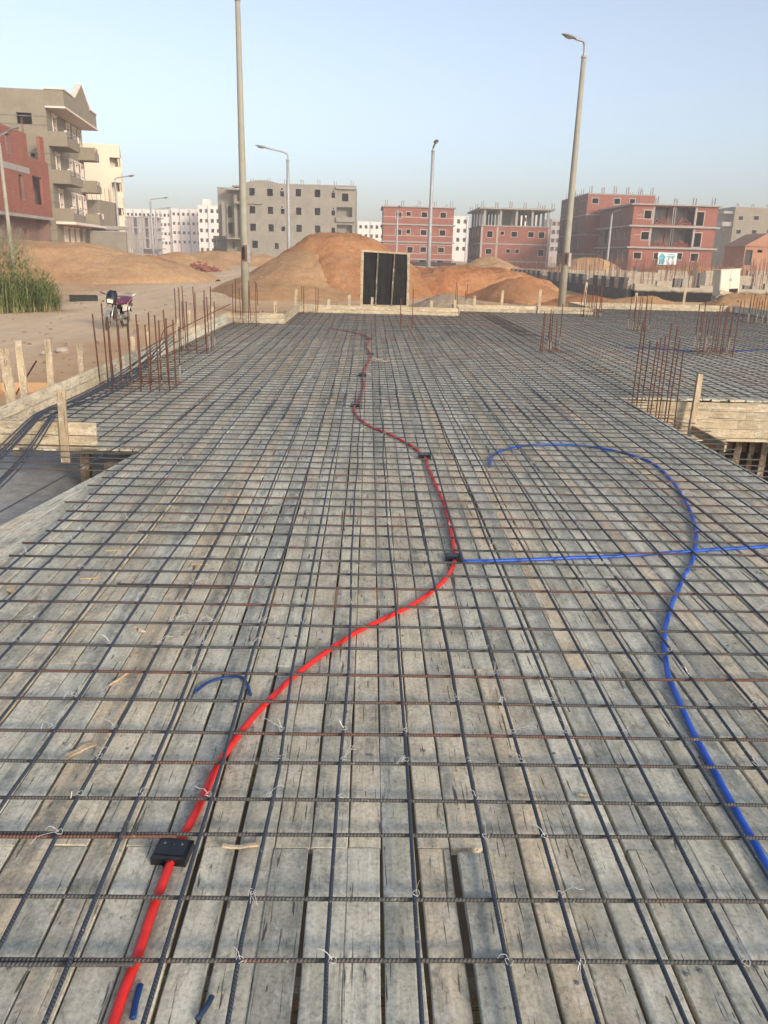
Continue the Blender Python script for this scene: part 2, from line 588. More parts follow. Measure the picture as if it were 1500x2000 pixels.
def timber_mesh(L, w, t, seg=4, wob=0.0, cham=0.003, rnd=random):
    mb = MB()
    prof = [(-w / 2 + cham, -t / 2), (w / 2 - cham, -t / 2), (w / 2, -t / 2 + cham), (w / 2, t / 2 - cham),
            (w / 2 - cham, t / 2), (-w / 2 + cham, t / 2), (-w / 2, t / 2 - cham), (-w / 2, -t / 2 + cham)]
    n = 8
    for k in range(seg + 1):
        y = L * k / seg
        dl, dr = rnd.uniform(-wob, wob), rnd.uniform(-wob, wob)
        dz = rnd.uniform(-wob, wob) * 0.5
        for (x, z) in prof:
            yy = y + (rnd.uniform(-wob, wob) if k in (0, seg) else 0)
            mb.v.append((x + (dl if x < 0 else dr), yy, z + dz))
    for k in range(seg):
        for j in range(n):
            a, b = k * n + j, k * n + (j + 1) % n
            mb.f.append((a, b, b + n, a + n))
    mb.f.append(tuple(range(n))[::-1])
    mb.f.append(tuple(seg * n + j for j in range(n)))
    # all faces were wound looking along -Y; turn them outward
    mb.f = [tuple(reversed(f)) for f in mb.f]
    return mb.mesh('timber')


def timber(name, p0, p1, w, t, mat, parent=None, up=(0, 0, 1), seg=3, wob=0.002):
    L = (Vector(p1) - Vector(p0)).length
    return put(timber_mesh(L, w, t, seg, wob), name, mat, parent, frame_along(p0, p1, up))


def bar_mesh(L, r, n=6, seg=1, wig=0.0):
    mb = MB()
    pts = [(random.uniform(-wig, wig) if 0 < k < seg else 0, L * k / seg, random.uniform(-wig, wig) * 0.4 if 0 < k < seg else 0) for k in range(seg + 1)]
    mb.tube(pts, r, n)
    return mb.mesh('bar', smooth=True)


def bar(name, p0, p1, r, mat, parent, n=6, seg=1, wig=0.0):
    L = (Vector(p1) - Vector(p0)).length
    return put(bar_mesh(L, r, n, seg, wig), name, mat, parent, frame_along(p0, p1))


def curve_pts(ctrl, per=8):
    """Catmull-Rom through control points"""
    c = [Vector(p) for p in ctrl]
    c = [c[0] * 2 - c[1]] + c + [c[-1] * 2 - c[-2]]
    out = []
    for i in range(1, len(c) - 2):
        for k in range(per):
            t = k / per
            p0, p1, p2, p3 = c[i - 1], c[i], c[i + 1], c[i + 2]
            out.append(0.5 * ((2 * p1) + (p2 - p0) * t + (2 * p0 - 5 * p1 + 4 * p2 - p3) * t * t + (3 * p1 - p0 - 3 * p2 + p3) * t ** 3))
    out.append(c[-2])
    return out


def sstep(a, b, x):
    t = min(1, max(0, (x - a) / (b - a)))
    return t * t * (3 - 2 * t)


# ------------------------------------------------------------------ ground
DX0, DX1 = -2.02, 3.36                   # near strip of the deck
LX = -3.46                               # left side of the building behind the near opening
YB = 10.42                               # near side of the right-hand deck
RX = 13.4


def in_rect(x, y, a, b, c, d):
    return a <= x <= b and c <= y <= d


def g_base(x, y):
    r = math.hypot(x, y)
    z = -0.5 + 0.7 * sstep(32, 95, r)
    z += 0.10 * noise.noise(Vector((x * 0.12, y * 0.12, 0)))  + 0.05 * noise.noise(Vector((x * 0.5, y * 0.5, 3)))
    return z


def g(x, y):
    if in_rect(x, y, -6.2, -2.2, -4, 13.6):
        return -0.66
    if in_rect(x, y, -3.3, RX - 0.1, -4, 20.2) or in_rect(x, y, -1.9, RX - 0.1, -4, 24.4) or in_rect(x, y, 2.9, RX - 0.1, -4, 26.4) or in_rect(x, y, 7.4, RX - 0.1, 20, 29.8):
        return -3.0
    if in_rect(x, y, 2.6, 30, -6, 10):
        return -3.0
    return g_base(x, y)


def ground():
    edges_x = [-6.2, -3.3, -2.2, -1.9, 2.6, 2.9, 7.4, RX - 0.1]
    edges_y = [-4.0, 13.6, 20.2, 24.4, 26.4, 29.8, 10.0, 20.0]

    def axis(lo, hi, flo, fhi, step, ed):
        a = set()
        v = flo
        while v <= fhi:
            a.add(round(v, 3))
            v += step
        v, s = fhi, step
        while v < hi:
            s *= 1.35
            v += s
            a.add(round(min(v, hi), 3))
        v, s = flo, step
        while v > lo:
            s *= 1.35
            v -= s
            a.add(round(max(v, lo), 3))
        a = {q for q in a if all(abs(q - e) > 0.08 for e in ed)}
        for e in ed:
            a.add(round(e - 0.012, 3))
            a.add(round(e + 0.012, 3))
        return sorted(a)

    xs = axis(-700, 700, -32, 24, 0.55, edges_x)
    ys = axis(-160, 900, -5, 75, 0.55, edges_y)
    mb = MB()
    for y in ys:
        for x in xs:
            mb.v.append((x, y, g(x, y)))
    nx = len(xs)
    for j in range(len(ys) - 1):
        for i in range(nx - 1):
            a = j * nx + i
            mb.f.append((a, a + 1, a + 1 + nx, a + nx))
    o = build(mb, 'ground', M['ground'], smooth=False)
    tag(o, kind='structure')
    # concrete blinding in the yard under the deck
    m2 = MB()
    nx_, ny_ = 26, 60
    for j in range(ny_ + 1):
        for i in range(nx_ + 1):
            x, y = -6.15 + 3.95 * i / nx_, -3.9 + 17.4 * j / ny_
            m2.v.append((x, y, -0.53 + 0.02 * noise.noise(Vector((x * 2, y * 2, 4))) - (0.35 * sstep(0.3, -0.5, x + 5.6 + 0.9 * noise.noise(Vector((y * 0.8, 0, 0))) - 0.06 * y) if x < -3.6 else 0)))
    for j in range(ny_):
        for i in range(nx_):
            a = j * (nx_ + 1) + i
            m2.f.append((a, a + 1, a + nx_ + 2, a + nx_ + 1))
    tag(build(m2, 'concrete_floor', M['floor']), kind='structure')
    m3 = MB()
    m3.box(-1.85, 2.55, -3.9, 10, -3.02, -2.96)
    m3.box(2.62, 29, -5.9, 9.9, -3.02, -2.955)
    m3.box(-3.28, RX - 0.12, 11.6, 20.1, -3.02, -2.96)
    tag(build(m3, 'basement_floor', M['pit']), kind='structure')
    # retaining wall under the left edge of the deck
    m4 = MB()
    m4.box(-2.18, -1.95, -3.9, 13.5, -3.0, -0.14)
    tag(build(m4, 'basement_wall', M['concrete']), kind='structure')


ground()

# ------------------------------------------------------------------ formwork decks: planks, joists
PT = 0.025                               # plank thickness
deck = thing('formwork_deck', (0, 8, 0), 'weathered grey plank formwork deck running from the foreground to the far edge boards', 'deck')
deck_r = thing('formwork_deck', (8.4, 18, 0), 'grey plank formwork deck on the right, beyond the opening, level with the main deck', 'deck')


def plank(parent, x, w, y0, y1, near=False):
    L = y1 - y0
    if L < 0.15:
        return
    seg = max(2, min(14, int(L / (0.22 if near else 0.8))))
    me = timber_mesh(L, w, PT, seg, 0.0028 if near else 0.002, 0.003)
    a = random.uniform(-0.0014, 0.0014)
    z = -PT / 2 + random.uniform(-0.004, 0.002)
    m = Matrix.Translation((x, y0, z)) @ Matrix.Rotation(a, 4, 'Z') @ Matrix.Rotation(random.uniform(-0.02, 0.02), 4, 'Y')
    put(me, 'plank', M['plank'], parent, m)


HOLE = []


def plank_field(parent, x0, x1, y_of, joints):
    x = x0
    while x < x1 - 0.05:
        w = random.uniform(0.094, 0.113)
        if x + w > x1:
            w = x1 - x
        ya, yb = y_of(x + w / 2)
        cuts = joints(ya, yb)
        ends = [ya] + cuts + [yb]
        for a, b in zip(ends[:-1], ends[1:]):
            if parent is deck and abs(x + w / 2 - 0.345) < 0.06 and a < 0 < b and not HOLE:
                HOLE.append(1)
                b = 1.985
                timber('plank', (x + w / 2 - 0.004, -1.6, -0.012), (x + w / 2 + 0.012, b - 0.045, 0.010), w - 0.010, PT, M['plank'], deck, seg=12, wob=0.003)
                timber('plank', (x + w / 2, b + 0.003, -PT / 2), (x + w / 2, ends[1] if ends[1] > 2.2 else b + 1.2, -PT / 2), w, PT, M['plank'], deck, seg=8, wob=0.003) if ends[1] > 2.2 else None
                continue
            plank(parent, x + w / 2, w, a + 0.003, b - 0.003, a < 3.0)
        x += w + random.choice([0.006, 0.007, 0.009, 0.010, 0.006])


def far_y(x):
    if x < -2.1:
        return 20.35
    if x < 2.68:
        return 24.5
    if x < 7.3:
        return 26.6
    return 30.0


def joints_near(a, b):
    first = random.choice([1.985, 1.985, 3.1, 4.55, 2.6])
    out, y = [], first
    while y < b - 1.0:
        if y > a + 0.4:
            out.append(y)
        y += random.choice([3.4, 3.9, 4.2, 4.8])
    return out


def joints_far(a, b):
    out, y = [], a + random.uniform(2.2, 4.2)
    while y < b - 1.0:
        out.append(y)
        y += random.uniform(4.6, 6.5)
    return out


plank_field(deck, DX0, DX1, lambda x: (-1.6, far_y(x) if x < 2.68 else 26.6), joints_near)
plank_field(deck, LX + 0.02, DX0 - 0.01, lambda x: (7.02 + random.uniform(-0.03, 0.03), far_y(x)), joints_far)
plank_field(deck_r, DX1 + 0.01, RX, lambda x: (YB + random.uniform(-0.02, 0.03), far_y(x)), joints_far)
# the skewed boards along the left edge of the near strip
for k in range(-4, 3):
    q0 = Vector((-2.03 - max(0, k) * 0.117 + min(0, k) * -0.117, 6.95 - 0.8 * max(0, k), -0.048))
    q1 = Vector((-2.80 - k * 0.117, 1.3, -0.048))
    timber('plank', q0, q1, 0.112, PT, M['plank'], deck, seg=8)
for i in range(28):
    y = -0.3 + i * 0.92
    timber('joist', (DX0 - 0.02, y, -0.085), (DX1 - 0.01, y, -0.085), 0.05, 0.10, M['board'], deck, seg=1)
for i in range(14):
    y = 7.35 + i * 0.95
    timber('joist', (LX + 0.03, y, -0.083), (DX0 - 0.05, y, -0.083), 0.05, 0.10, M['board'], deck, seg=1)
for i in range(16):
    y = YB + 0.35 + i * 0.98
    timber('joist', (DX1 + 0.03, y, -0.086), (RX - 0.05, y, -0.086), 0.05, 0.10, M['board'], deck_r, seg=1)

nail = MB().lathe((0, 0, 0), [(0.0062, -0.002), (0.0062, 0.0012), (0.0001, 0.0022)], 8).mesh('nail')
nail.materials.append(M['box_dust'])
for k in range(150):
    put(nail, 'nail', M['box_dust'], deck, Matrix.Translation((random.uniform(-1.9, 3.2), -0.3 + 0.92 * random.randint(2, 8) + random.uniform(-0.03, 0.03), 0.0015)))

# ------------------------------------------------------------------ reinforcing mats
mat_n = thing('rebar_mat', (0, 8, 0.03), 'grid of dark steel reinforcing bars lying over the main plank deck', 'rebar mat')
mat_r = thing('rebar_mat', (8.4, 18, 0.03), 'grid of dark steel reinforcing bars over the right-hand deck beyond the opening', 'rebar mat')
RB = 0.0062
ZL, ZT = 0.033, 0.0455                   # lateral bars below, long bars on top
lat_y = [1.30, 1.53, 1.75, 1.98, 2.16, 2.36, 2.54, 2.76, 2.97, 3.20, 3.43, 3.65, 3.87, 4.08, 4.27, 4.48, 4.70]
while lat_y[-1] < 26.3:
    lat_y.append(lat_y[-1] + random.uniform(0.19, 0.225))
for y in lat_y:
    if y < 5.95:
        xa = -2.03 + random.uniform(-0.06, 0.06)
    elif y < 7.0:
        xa = -4.3
    else:
        xa = LX + 0.06
    if y > 20.3:
        xa = -2.08
    if y > 24.4:
        xa = 2.72
    xb = DX1 + random.uniform(0.10, 0.30) if y < YB else DX1 + 0.55
    s = random.uniform(-0.018, 0.018)
    n = 8 if y < 5 else 5
    if y < 6 and (abs(y - 1.98) < 0.01 or abs(y - 1.53) < 0.01 or random.random() < 0.12):      # lapped in two pieces
        xm = -0.90 if y < 2 else random.uniform(-1.6, 0.2)
        bar('bar', (xa, y, ZL), (xm + 0.35, y + s * 0.5, ZL), RB, M['bar_lat'], mat_n, n, 6, 0.003)
        bar('bar', (xm - 0.35, y + 0.016, ZL), (xb, y + s + 0.016, ZL), RB, M['bar_lat'], mat_n, n, 6, 0.003)
    else:
        bar('bar', (xa, y, ZL), (xb, y + s, ZL), RB, M['bar_lat'], mat_n, n, 9, 0.005)
long_x = [-1.93, -1.74, -1.54, -1.34, -1.13, -0.90, -0.71, -0.49, -0.29, -0.06, 0.16, 0.38, 0.56, 0.76, 0.98, 1.18, 1.39]
while long_x[-1] < DX1 - 0.16:
    long_x.append(long_x[-1] + random.uniform(0.195, 0.22))
for x in long_x:
    yj = random.uniform(8.3, 10.2)
    s = random.uniform(-0.04, 0.04)
    bar('bar', (x, -1.2, ZT), (x + s, yj + 0.45, ZT), RB, M['bar_long'], mat_n, 8, 16, 0.011)
    y2 = random.uniform(17, 19)
    bar('bar', (x + s + 0.015, yj - 0.45, ZT), (x, y2 + 0.4, ZT), RB, M['bar_long'], mat_n, 5, 12, 0.012)
    if x > -1.95:
        bar('bar', (x + 0.018, y2 - 0.4, ZT), (x + random.uniform(-0.05, 0.05), 24.4 if x < 2.6 else 26.5, ZT), RB, M['bar_long'], mat_n, 4, 6, 0.015)
x = -3.3
while x < DX0 - 0.05:                    # left bay
    bar('bar', (x, 7.12, ZT), (x + 0.01, 14.2, ZT), RB, M['bar_long'], mat_n, 5, 8, 0.01)
    bar('bar', (x + 0.016, 13.4, ZT), (x, 20.25, ZT), RB, M['bar_long'], mat_n, 4, 8, 0.01)
    x += random.uniform(0.19, 0.22)
bar('bar', (-2.72, 2.2, 0.03), (-2.12, 7.6, 0.05), RB, M['bar_long'], mat_n, 6, 4, 0.01)   # stray bar on the skewed boards
y = YB + 0.08
while y < 29.8:
    xa = DX1 + 0.05 if y < 26.5 else 7.4
    bar('bar', (xa, y, ZL), (RX - 0.08, y + random.uniform(-0.03, 0.03), ZL), RB, M['bar_lat'], mat_r, 4, 10, 0.006)
    y += random.uniform(0.19, 0.225)
x = DX1 + 0.14
while x < RX - 0.1:
    bar('bar', (x, YB + random.uniform(-0.25, 0.12), ZT), (x + random.uniform(-0.03, 0.03), far_y(x) - 0.1, ZT), RB, M['bar_long'], mat_r, 4, 14, 0.012)
    x += random.uniform(0.19, 0.215)

# tie wires: a twisted knot over the crossing and two loose tails
tie_me = []
for k in range(9):
    mb = MB()
    ring = [(0.011 * math.cos(a), 0.011 * math.sin(a) * 0.9, 0.004 + 0.004 * math.sin(2 * a)) for a in [i * 2 * math.pi / 8 for i in range(9)]]
    mb.tube(ring, 0.0008, 4, False)
    for q in range(random.choice([1, 2, 2, 3])):
        a = random.uniform(0, 6.28) if q == 0 else a + random.uniform(-0.6, 0.6)
        L = random.uniform(0.03, 0.09)
        b = random.uniform(-0.5, 0.5)
        pts = [(0, 0, 0.006)] + [(L * t * math.cos(a + b * t), L * t * math.sin(a + b * t), 0.006 + 0.03 * math.sin(t * 2.6) * random.uniform(0.5, 1)) for t in (0.25, 0.5, 0.75, 1.0)]
        mb.tube(pts, 0.0007, 3, False)
    me = mb.mesh('tie')
    me.materials.append(M['wire'])
    tie_me.append(me)
n_tie = 0
for iy, y in enumerate(lat_y):
    if y > 12:
        break
    for x in long_x:
        p = 0.26 if y < 5 else 0.15
        if random.random() < p and n_tie < 230:
            m = Matrix.Translation((x + random.uniform(-0.004, 0.004), y, ZT + RB - 0.002)) @ Matrix.Rotation(random.uniform(0, 6.28), 4, 'Z')
            put(random.choice(tie_me), 'tie_wire', M['wire'], mat_n, m)
            n_tie += 1


# ------------------------------------------------------------------ conduits and junction boxes
def conduit(name, px, z, r, mat, label, cat, per=8, extra=None, flat=0.8):
    ctrl = [P(x, y, z) for x, y in px]
    if extra:
        ctrl += extra
    pts = curve_pts(ctrl, per)
    pts = [p + Vector((0.006 * noise.noise(p * 3.1), 0.006 * noise.noise(p * 3.7 + Vector((9, 0, 0))), 0)) for p in pts]
    mb = MB().tube(pts, r, 10, True, flat)
    o = build(mb, name, mat, None, True, origin=(pts[0].x, pts[0].y, 0))
    return tag(o, label, cat)


conduit('conduit_pipe', [(205, 2050), (235, 1950), (262, 1880), (300, 1770), (330, 1690), (342, 1655), (385, 1580), (430, 1490), (480, 1418), (540, 1352), (620, 1285), (690, 1238), (760, 1203), (830, 1165), (872, 1128), (887, 1092), (882, 1050), (872, 1000), (855, 955), (836, 915), (829, 893), (800, 868), (760, 848), (722, 832), (697, 812), (693, 793), (706, 770), (711, 750), (708, 733), (718, 712), (724, 692), (716, 676), (722, 660), (700, 652), (668, 645), (640, 640)],
        0.0135, 0.0135, M['red_pipe'], 'long red plastic conduit winding across the planks through black boxes', 'conduit', 6)
conduit('conduit_pipe', [(905, 1096), (980, 1095), (1060, 1092), (1130, 1089), (1210, 1086), (1300, 1080), (1400, 1073), (1520, 1066)],
        0.0125, 0.0125, M['blue_pipe'], 'straight blue conduit running right from the black box', 'conduit')
conduit('conduit_pipe', [(957, 910), (960, 893), (980, 880), (1020, 871), (1080, 868), (1150, 872), (1220, 885), (1275, 905), (1315, 942), (1342, 985), (1358, 1030), (1357, 1080), (1332, 1135), (1308, 1190), (1297, 1250), (1305, 1310), (1330, 1380), (1375, 1470), (1425, 1560), (1470, 1640), (1530, 1750)],
        0.0125, 0.0125, M['blue_pipe'], 'blue conduit curling in a big hook and ending in mid deck', 'conduit')
conduit('conduit_pipe', [(1222, 679), (1260, 680), (1300, 682), (1340, 685), (1390, 687), (1440, 685), (1520, 682)],
        0.017, 0.017, M['blue_pipe'], 'distant blue conduit lying across the right-hand deck behind column bars', 'conduit')
conduit('conduit_offcut', [(380, 1352), (405, 1333), (440, 1323), (470, 1322), (482, 1335), (489, 1357)],
        0.008, 0.007, M['blue_dark'], 'thin bent dark blue offcut on the planks left of the red conduit', 'offcut')
conduit('conduit_offcut', [(258, 1990), (263, 1960), (272, 1925)],
        0.008, 0.008, M['blue_dark'], 'short blue offcut beside the red conduit at the bottom edge', 'offcut')
conduit('conduit_offcut', [(385, 1990), (402, 1968), (415, 1945)],
        0.008, 0.007, M['blue_shaded'], 'shaded blue offcut between two bars at the bottom left', 'offcut')


def jbox(px, py, ang, label, L=0.105, W=0.085):
    p = P(px, py, 0)
    t = thing('junction_box', p, label, 'junction box', 'black junction boxes on the red conduit')
    m = Matrix.Translation(p) @ Matrix.Rotation(ang, 4, 'Z')
    b = MB()
    h = 0.032
    c = 0.006
    # body with chamfered top edge
    lo = [(-L / 2, -W / 2), (L / 2, -W / 2), (L / 2, W / 2), (-L / 2, W / 2)]
    rings = []
    for (ins, z) in ((0, 0.001), (0, h - c), (c, h)):
        ring = [(x - math.copysign(ins, x), y - math.copysign(ins, y), z) for x, y in lo]
        rings.append(ring)
    for ring in rings:
        b.v += ring
    for k in range(2):
        for j in range(4):
            b.f.append((k * 4 + j, k * 4 + (j + 1) % 4, k * 4 + 4 + (j + 1) % 4, k * 4 + 4 + j))
    b.f.append((8, 9, 10, 11))
    b.xf(m)
    build(b, 'body', M['box'], t)
    lid = MB().box(-L / 2 + 0.010, L / 2 - 0.010, -W / 2 + 0.010, W / 2 - 0.010, h - 0.001, h + 0.003).xf(m)
    build(lid, 'lid', M['box'], t)
    for sx in (-0.25, 0.25):
        k = MB().lathe((sx * L, 0.012, h + 0.003), [(0.0035, 0), (0.0035, 0.0012), (0.0001, 0.0014)], 8).xf(m)
        build(k, 'screw', M['box_dust'], t)
    k = MB().lathe((0, 0.012, h + 0.003), [(0.006, 0), (0.0055, 0.0012), (0.004, 0.0012), (0.004, 0.0004), (0.0001, 0.0004)], 10).xf(m)
    build(k, 'knockout', M['box'], t)
    sp = MB()
    sp.lathe((0, -W / 2 - 0.008, 0.0135), [(0.0155, 0), (0.0155, 0.016)], 10, 'Y')
    sp.xf(m)
    build(sp, 'socket', M['box'], t)
    return t


jbox(338, 1672, -0.10, 'large black junction box on the red conduit in the left foreground')
jbox(886, 1094, -0.08, 'black junction box where the blue conduit leaves the red one', 0.10, 0.08)
jbox(829, 894, -0.05, 'black junction box on the red conduit left of the blue hook end', 0.115, 0.085)
jbox(694, 794, 0.05, 'black junction box at the bend where the red conduit turns right', 0.115, 0.09)
jbox(708, 734, 0.0, 'black junction box on the pale stretch of red conduit beyond the bend', 0.12, 0.09)
jbox(723, 693, 0.1, 'farther black junction box next to the coil of cable', 0.12, 0.10)
jbox(720, 663, 0.1, 'farthest black junction box on the red conduit', 0.12, 0.10)
# loop of cable beside the far box
q = P(742, 703, 0.06)
mb = MB().tube([(q.x + 0.13 * math.cos(a), q.y + 0.16 * math.sin(a), 0.062 + 0.02 * math.sin(3 * a)) for a in [i * 0.3 for i in range(24)]], 0.008, 5)
tag(build(mb, 'cable_coil', M['stone_pale'], None, True, origin=(q.x, q.y, 0.05)), 'small pale coil of cable on the bars near the far boxes', 'cable')

# ------------------------------------------------------------------ wood chips and litter on the deck
chips = [(152, 1468, 0.13, 0.030, 1.0, 'long splintered wood chip on planks at the left, below the curved offcut'),
         (231, 1327, 0.11, 0.013, 1.15, 'thin upright wood splinter left of the blue offcut'),
         (390, 1102, 0.09, 0.018, 0.1, 'flat pale wood chip lying across a plank in the left middle'),
         (222, 1073, 0.09, 0.030, 0.0, 'stubby wood chip wedged under a bar near the left edge'),
         (24, 1152, 0.08, 0.035, -0.6, 'broken wood chip at the far left edge of the picture'),
         (176, 1128, 0.10, 0.018, 0.3, 'curled wood shaving near the left edge'),
         (938, 1780, 0.055, 0.008, 0.35, 'small wood sliver beside the gap in the planks'),
         (955, 1925, 0.045, 0.006, 1.0, 'tiny wood sliver at the bottom centre'),
         (468, 1652, 0.11, 0.020, 0.06, 'reddish wood patch right of the large junction box'),
         (1140, 1553, 0.045, 0.012, 0.0, 'pale wood sliver on the yellow plank at the right'),
         (272, 1228, 0.07, 0.02, -0.9, 'orange wood flake on planks in the left middle')]
for (px, py, L, w, a, lab) in chips:
    c = P(px, py, 0.006)
    d = Vector((math.cos(a), math.sin(a), 0)) * L / 2
    o = timber('wood_chip', c - d, c + d, w, 0.007, M['chip'], None, seg=4, wob=w * 0.28)
    tag(o, lab, 'wood chip', 'wood chips lying on the planks')


# ------------------------------------------------------------------ edge boards
def edge_boards(label, p0, p1, n, w, z0, mat, lean=0.0, t=0.025, split=4.0):
    p0, p1 = Vector((p0[0], p0[1], 0)), Vector((p1[0], p1[1], 0))
    d = (p1 - p0)
    L = d.length
    d.normalize()
    nrm = Vector((-d.y, d.x, 0))
    th = thing('edge_board', (p0 + p1) / 2 + Vector((0, 0, z0)), label, 'formwork board', 'edge boards around the deck')
    for k in range(n):
        a = 0.0
        while a < L - 0.01:
            b = min(L, a + split * random.uniform(0.75, 1.2))
            if L - b < 0.6:
                b = L
            z = z0 + w * (k + 0.5) + 0.002 * k
            off = nrm * (lean * (k + 0.5) * w + random.uniform(-0.002, 0.002))
            timber('board', p0 + d * (a + 0.002) + off + Vector((0, 0, z)), p0 + d * (b - 0.002) + off + Vector((0, 0, z + random.uniform(-0.004, 0.004))),
                   t, w - 0.004, mat, th, seg=4, wob=0.003)
            a = b
    return th


def stake(p, top, w=0.07, t=0.03, lean=(0, 0), label='', mat=None, cat='stake', group='wooden stakes round the deck', yaw=0.0):
    p = Vector(p)
    q = Vector((p.x + lean[0], p.y + lean[1], top))
    o = timber('stake', p, q, w, t, mat or M['stake'], None, up=(math.sin(yaw), -math.cos(yaw), 0.0001), seg=4, wob=0.005)
    return tag(o, label, cat, group)


edge_boards('two weathered planks set on edge along the left side of the deck', (LX - 0.03, 7.1), (LX - 0.06, 20.3), 2, 0.125, 0.0, M['plank'])
eb = edge_boards('short pale board across the left opening, nailed to a stake', (-4.6, 6.99), (-2.40, 6.985), 2, 0.12, 0.0, M['board'], split=9)
edge_boards('pale board set on edge at the far left corner of the deck', (LX - 0.08, 20.42), (-2.12, 20.42), 2, 0.13, 0.0, M['board'])
edge_boards('pale board running away from us at the far left notch', (-2.10, 20.40), (-2.10, 24.5), 2, 0.13, 0.0, M['board'])
edge_boards('long pale board along the far edge in front of the black plastic panel', (-2.12, 24.56), (2.70, 24.56), 2, 0.125, 0.0, M['board'])
edge_boards('short return board beside the far bars right of the plastic panel', (2.73, 24.58), (2.73, 26.6), 2, 0.125, 0.0, M['board'])
edge_boards('pale far edge board in front of the right lamp post', (2.76, 26.67), (7.32, 26.67), 2, 0.12, 0.0, M['board'])
edge_boards('short return board behind the dense far bars', (7.35, 26.66), (7.35, 30.0), 2, 0.12, 0.0, M['board'])
edge_boards('farthest pale edge board below the unfinished foundation', (7.38, 30.07), (RX, 30.07), 2, 0.12, 0.0, M['board'])
edge_boards('shaded grey edge board closing the right-hand deck', (RX + 0.03, 30.0), (RX + 0.03, 21.5), 2, 0.13, 0.0, M['plank'])
# side of the deep beam facing the opening on the right
beam = thing('beam_form', (6, YB, -0.5), 'sunlit four-board beam side facing the opening on the right', 'formwork')
for k in range(4):
    a = DX1 + 0.06
    z = -0.50 + 0.118 * (k + 0.5)
    cuts = [[5.2, 8.1], [4.95, 8.0], [5.05, 8.6], [5.5, 9]][k]
    for b in cuts + [12.5]:
        timber('board', (a, YB - 0.06, z), (b - 0.003, YB - 0.06, z), 0.025, 0.115, M['board'], beam, seg=4, wob=0.0015)
        a = b
timber('ledger', (DX1 + 0.04, YB - 0.068, -0.525), (12.5, YB - 0.068, -0.525), 0.055, 0.04, M['board'], beam, seg=3)
bot = MB().box(DX1 + 0.06, 12.5, YB - 0.045, YB + 0.4, -0.535, -0.505)
build(bot, 'soffit', M['board'], beam)
# stake and brace in front of the beam side
stake((4.24, YB - 0.30, -0.92), 0.36, 0.075, 0.045, (0.05, 0.10), 'tall rough stake standing against the sunlit beam side', yaw=0.15)
br = timber('brace', (4.27, YB - 0.25, -0.36), (4.40, YB - 1.0, -0.42), 0.03, 0.11, M['stake'], None, seg=2)
tag(br, 'short brace board jutting towards us beside the stake at the beam', 'brace')
# props under the right-hand deck
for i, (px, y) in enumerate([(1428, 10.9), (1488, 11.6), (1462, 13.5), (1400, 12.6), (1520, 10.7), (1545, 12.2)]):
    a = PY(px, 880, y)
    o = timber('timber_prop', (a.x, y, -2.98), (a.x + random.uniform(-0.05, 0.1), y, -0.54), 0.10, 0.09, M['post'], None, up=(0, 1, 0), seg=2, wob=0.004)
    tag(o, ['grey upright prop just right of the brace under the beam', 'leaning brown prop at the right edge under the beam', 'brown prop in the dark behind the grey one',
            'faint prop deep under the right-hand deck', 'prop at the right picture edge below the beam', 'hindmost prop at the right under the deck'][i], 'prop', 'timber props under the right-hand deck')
# props at the left opening
o = tag(build(MB().tube([(-3.20, 6.25, -0.54), (-3.16, 6.27, -0.3), (-3.17, 6.26, -0.02)], [0.05, 0.046, 0.043], 10), 'timber_prop', M['post'], None, True, origin=(-3.2, 6.25, -0.54)),
        'round pole standing on the grey floor at the left edge', 'prop', 'props at the left opening')
o = timber('timber_prop', (-2.30, 7.06, -0.55), (-2.30, 7.06, -0.14), 0.16, 0.08, M['post'], None, up=(0, 1, 0), seg=2)
tag(o, 'stout brown prop under the plank ends at the left opening', 'prop', 'props at the left opening')
o = timber('timber_prop', (-2.72, 7.5, -0.55), (-2.70, 7.5, -0.14), 0.09, 0.08, M['post'], None, up=(0, 1, 0), seg=2)
tag(o, 'thin grey prop under the left board with its foot in shade', 'prop', 'props at the left opening')
# stakes on the left
p = PY(126, 880, 6.95)
stake((p.x, 6.955, -0.12), 0.53, 0.075, 0.03, (0.02, 0.0), 'pale stake nailed upright to the board across the left opening')
for i, (px, y, top, lab) in enumerate([(16, 8.7, 0.66, 'split stake at the left picture edge'), (40, 9.15, 0.70, 'broad weathered stake, second from the left edge'), (92, 9.9, 0.64, 'slim stake with frayed top, third from the left edge'),
                                       (155, 10.8, 0.50, 'thin pale stake just left of the big bar cage')]):
    p = PY(px, 700, y)
    stake((p.x, y, g_base(p.x, y) - 0.1), top, 0.10 if i == 0 else 0.075, 0.04, (random.uniform(-0.05, 0.03), 0), lab)
for i, (y, top, lab) in enumerate([(12.6, 0.42, 'short stake behind the left side boards'), (13.3, 0.52, 'pale stake between the two left bar cages'), (15.6, 0.45, 'stake beyond the second bar cage'), (16.6, 0.55, 'slim stake near the end of the left side boards'),
                                   (17.9, 0.44, 'little stake close to the far left corner'), (19.1, 0.48, 'stake standing at the far left corner of the boards')]):
    stake((LX - 0.16, y, -0.62), top, 0.07, 0.035, (random.uniform(-0.05, 0.05), 0), lab)
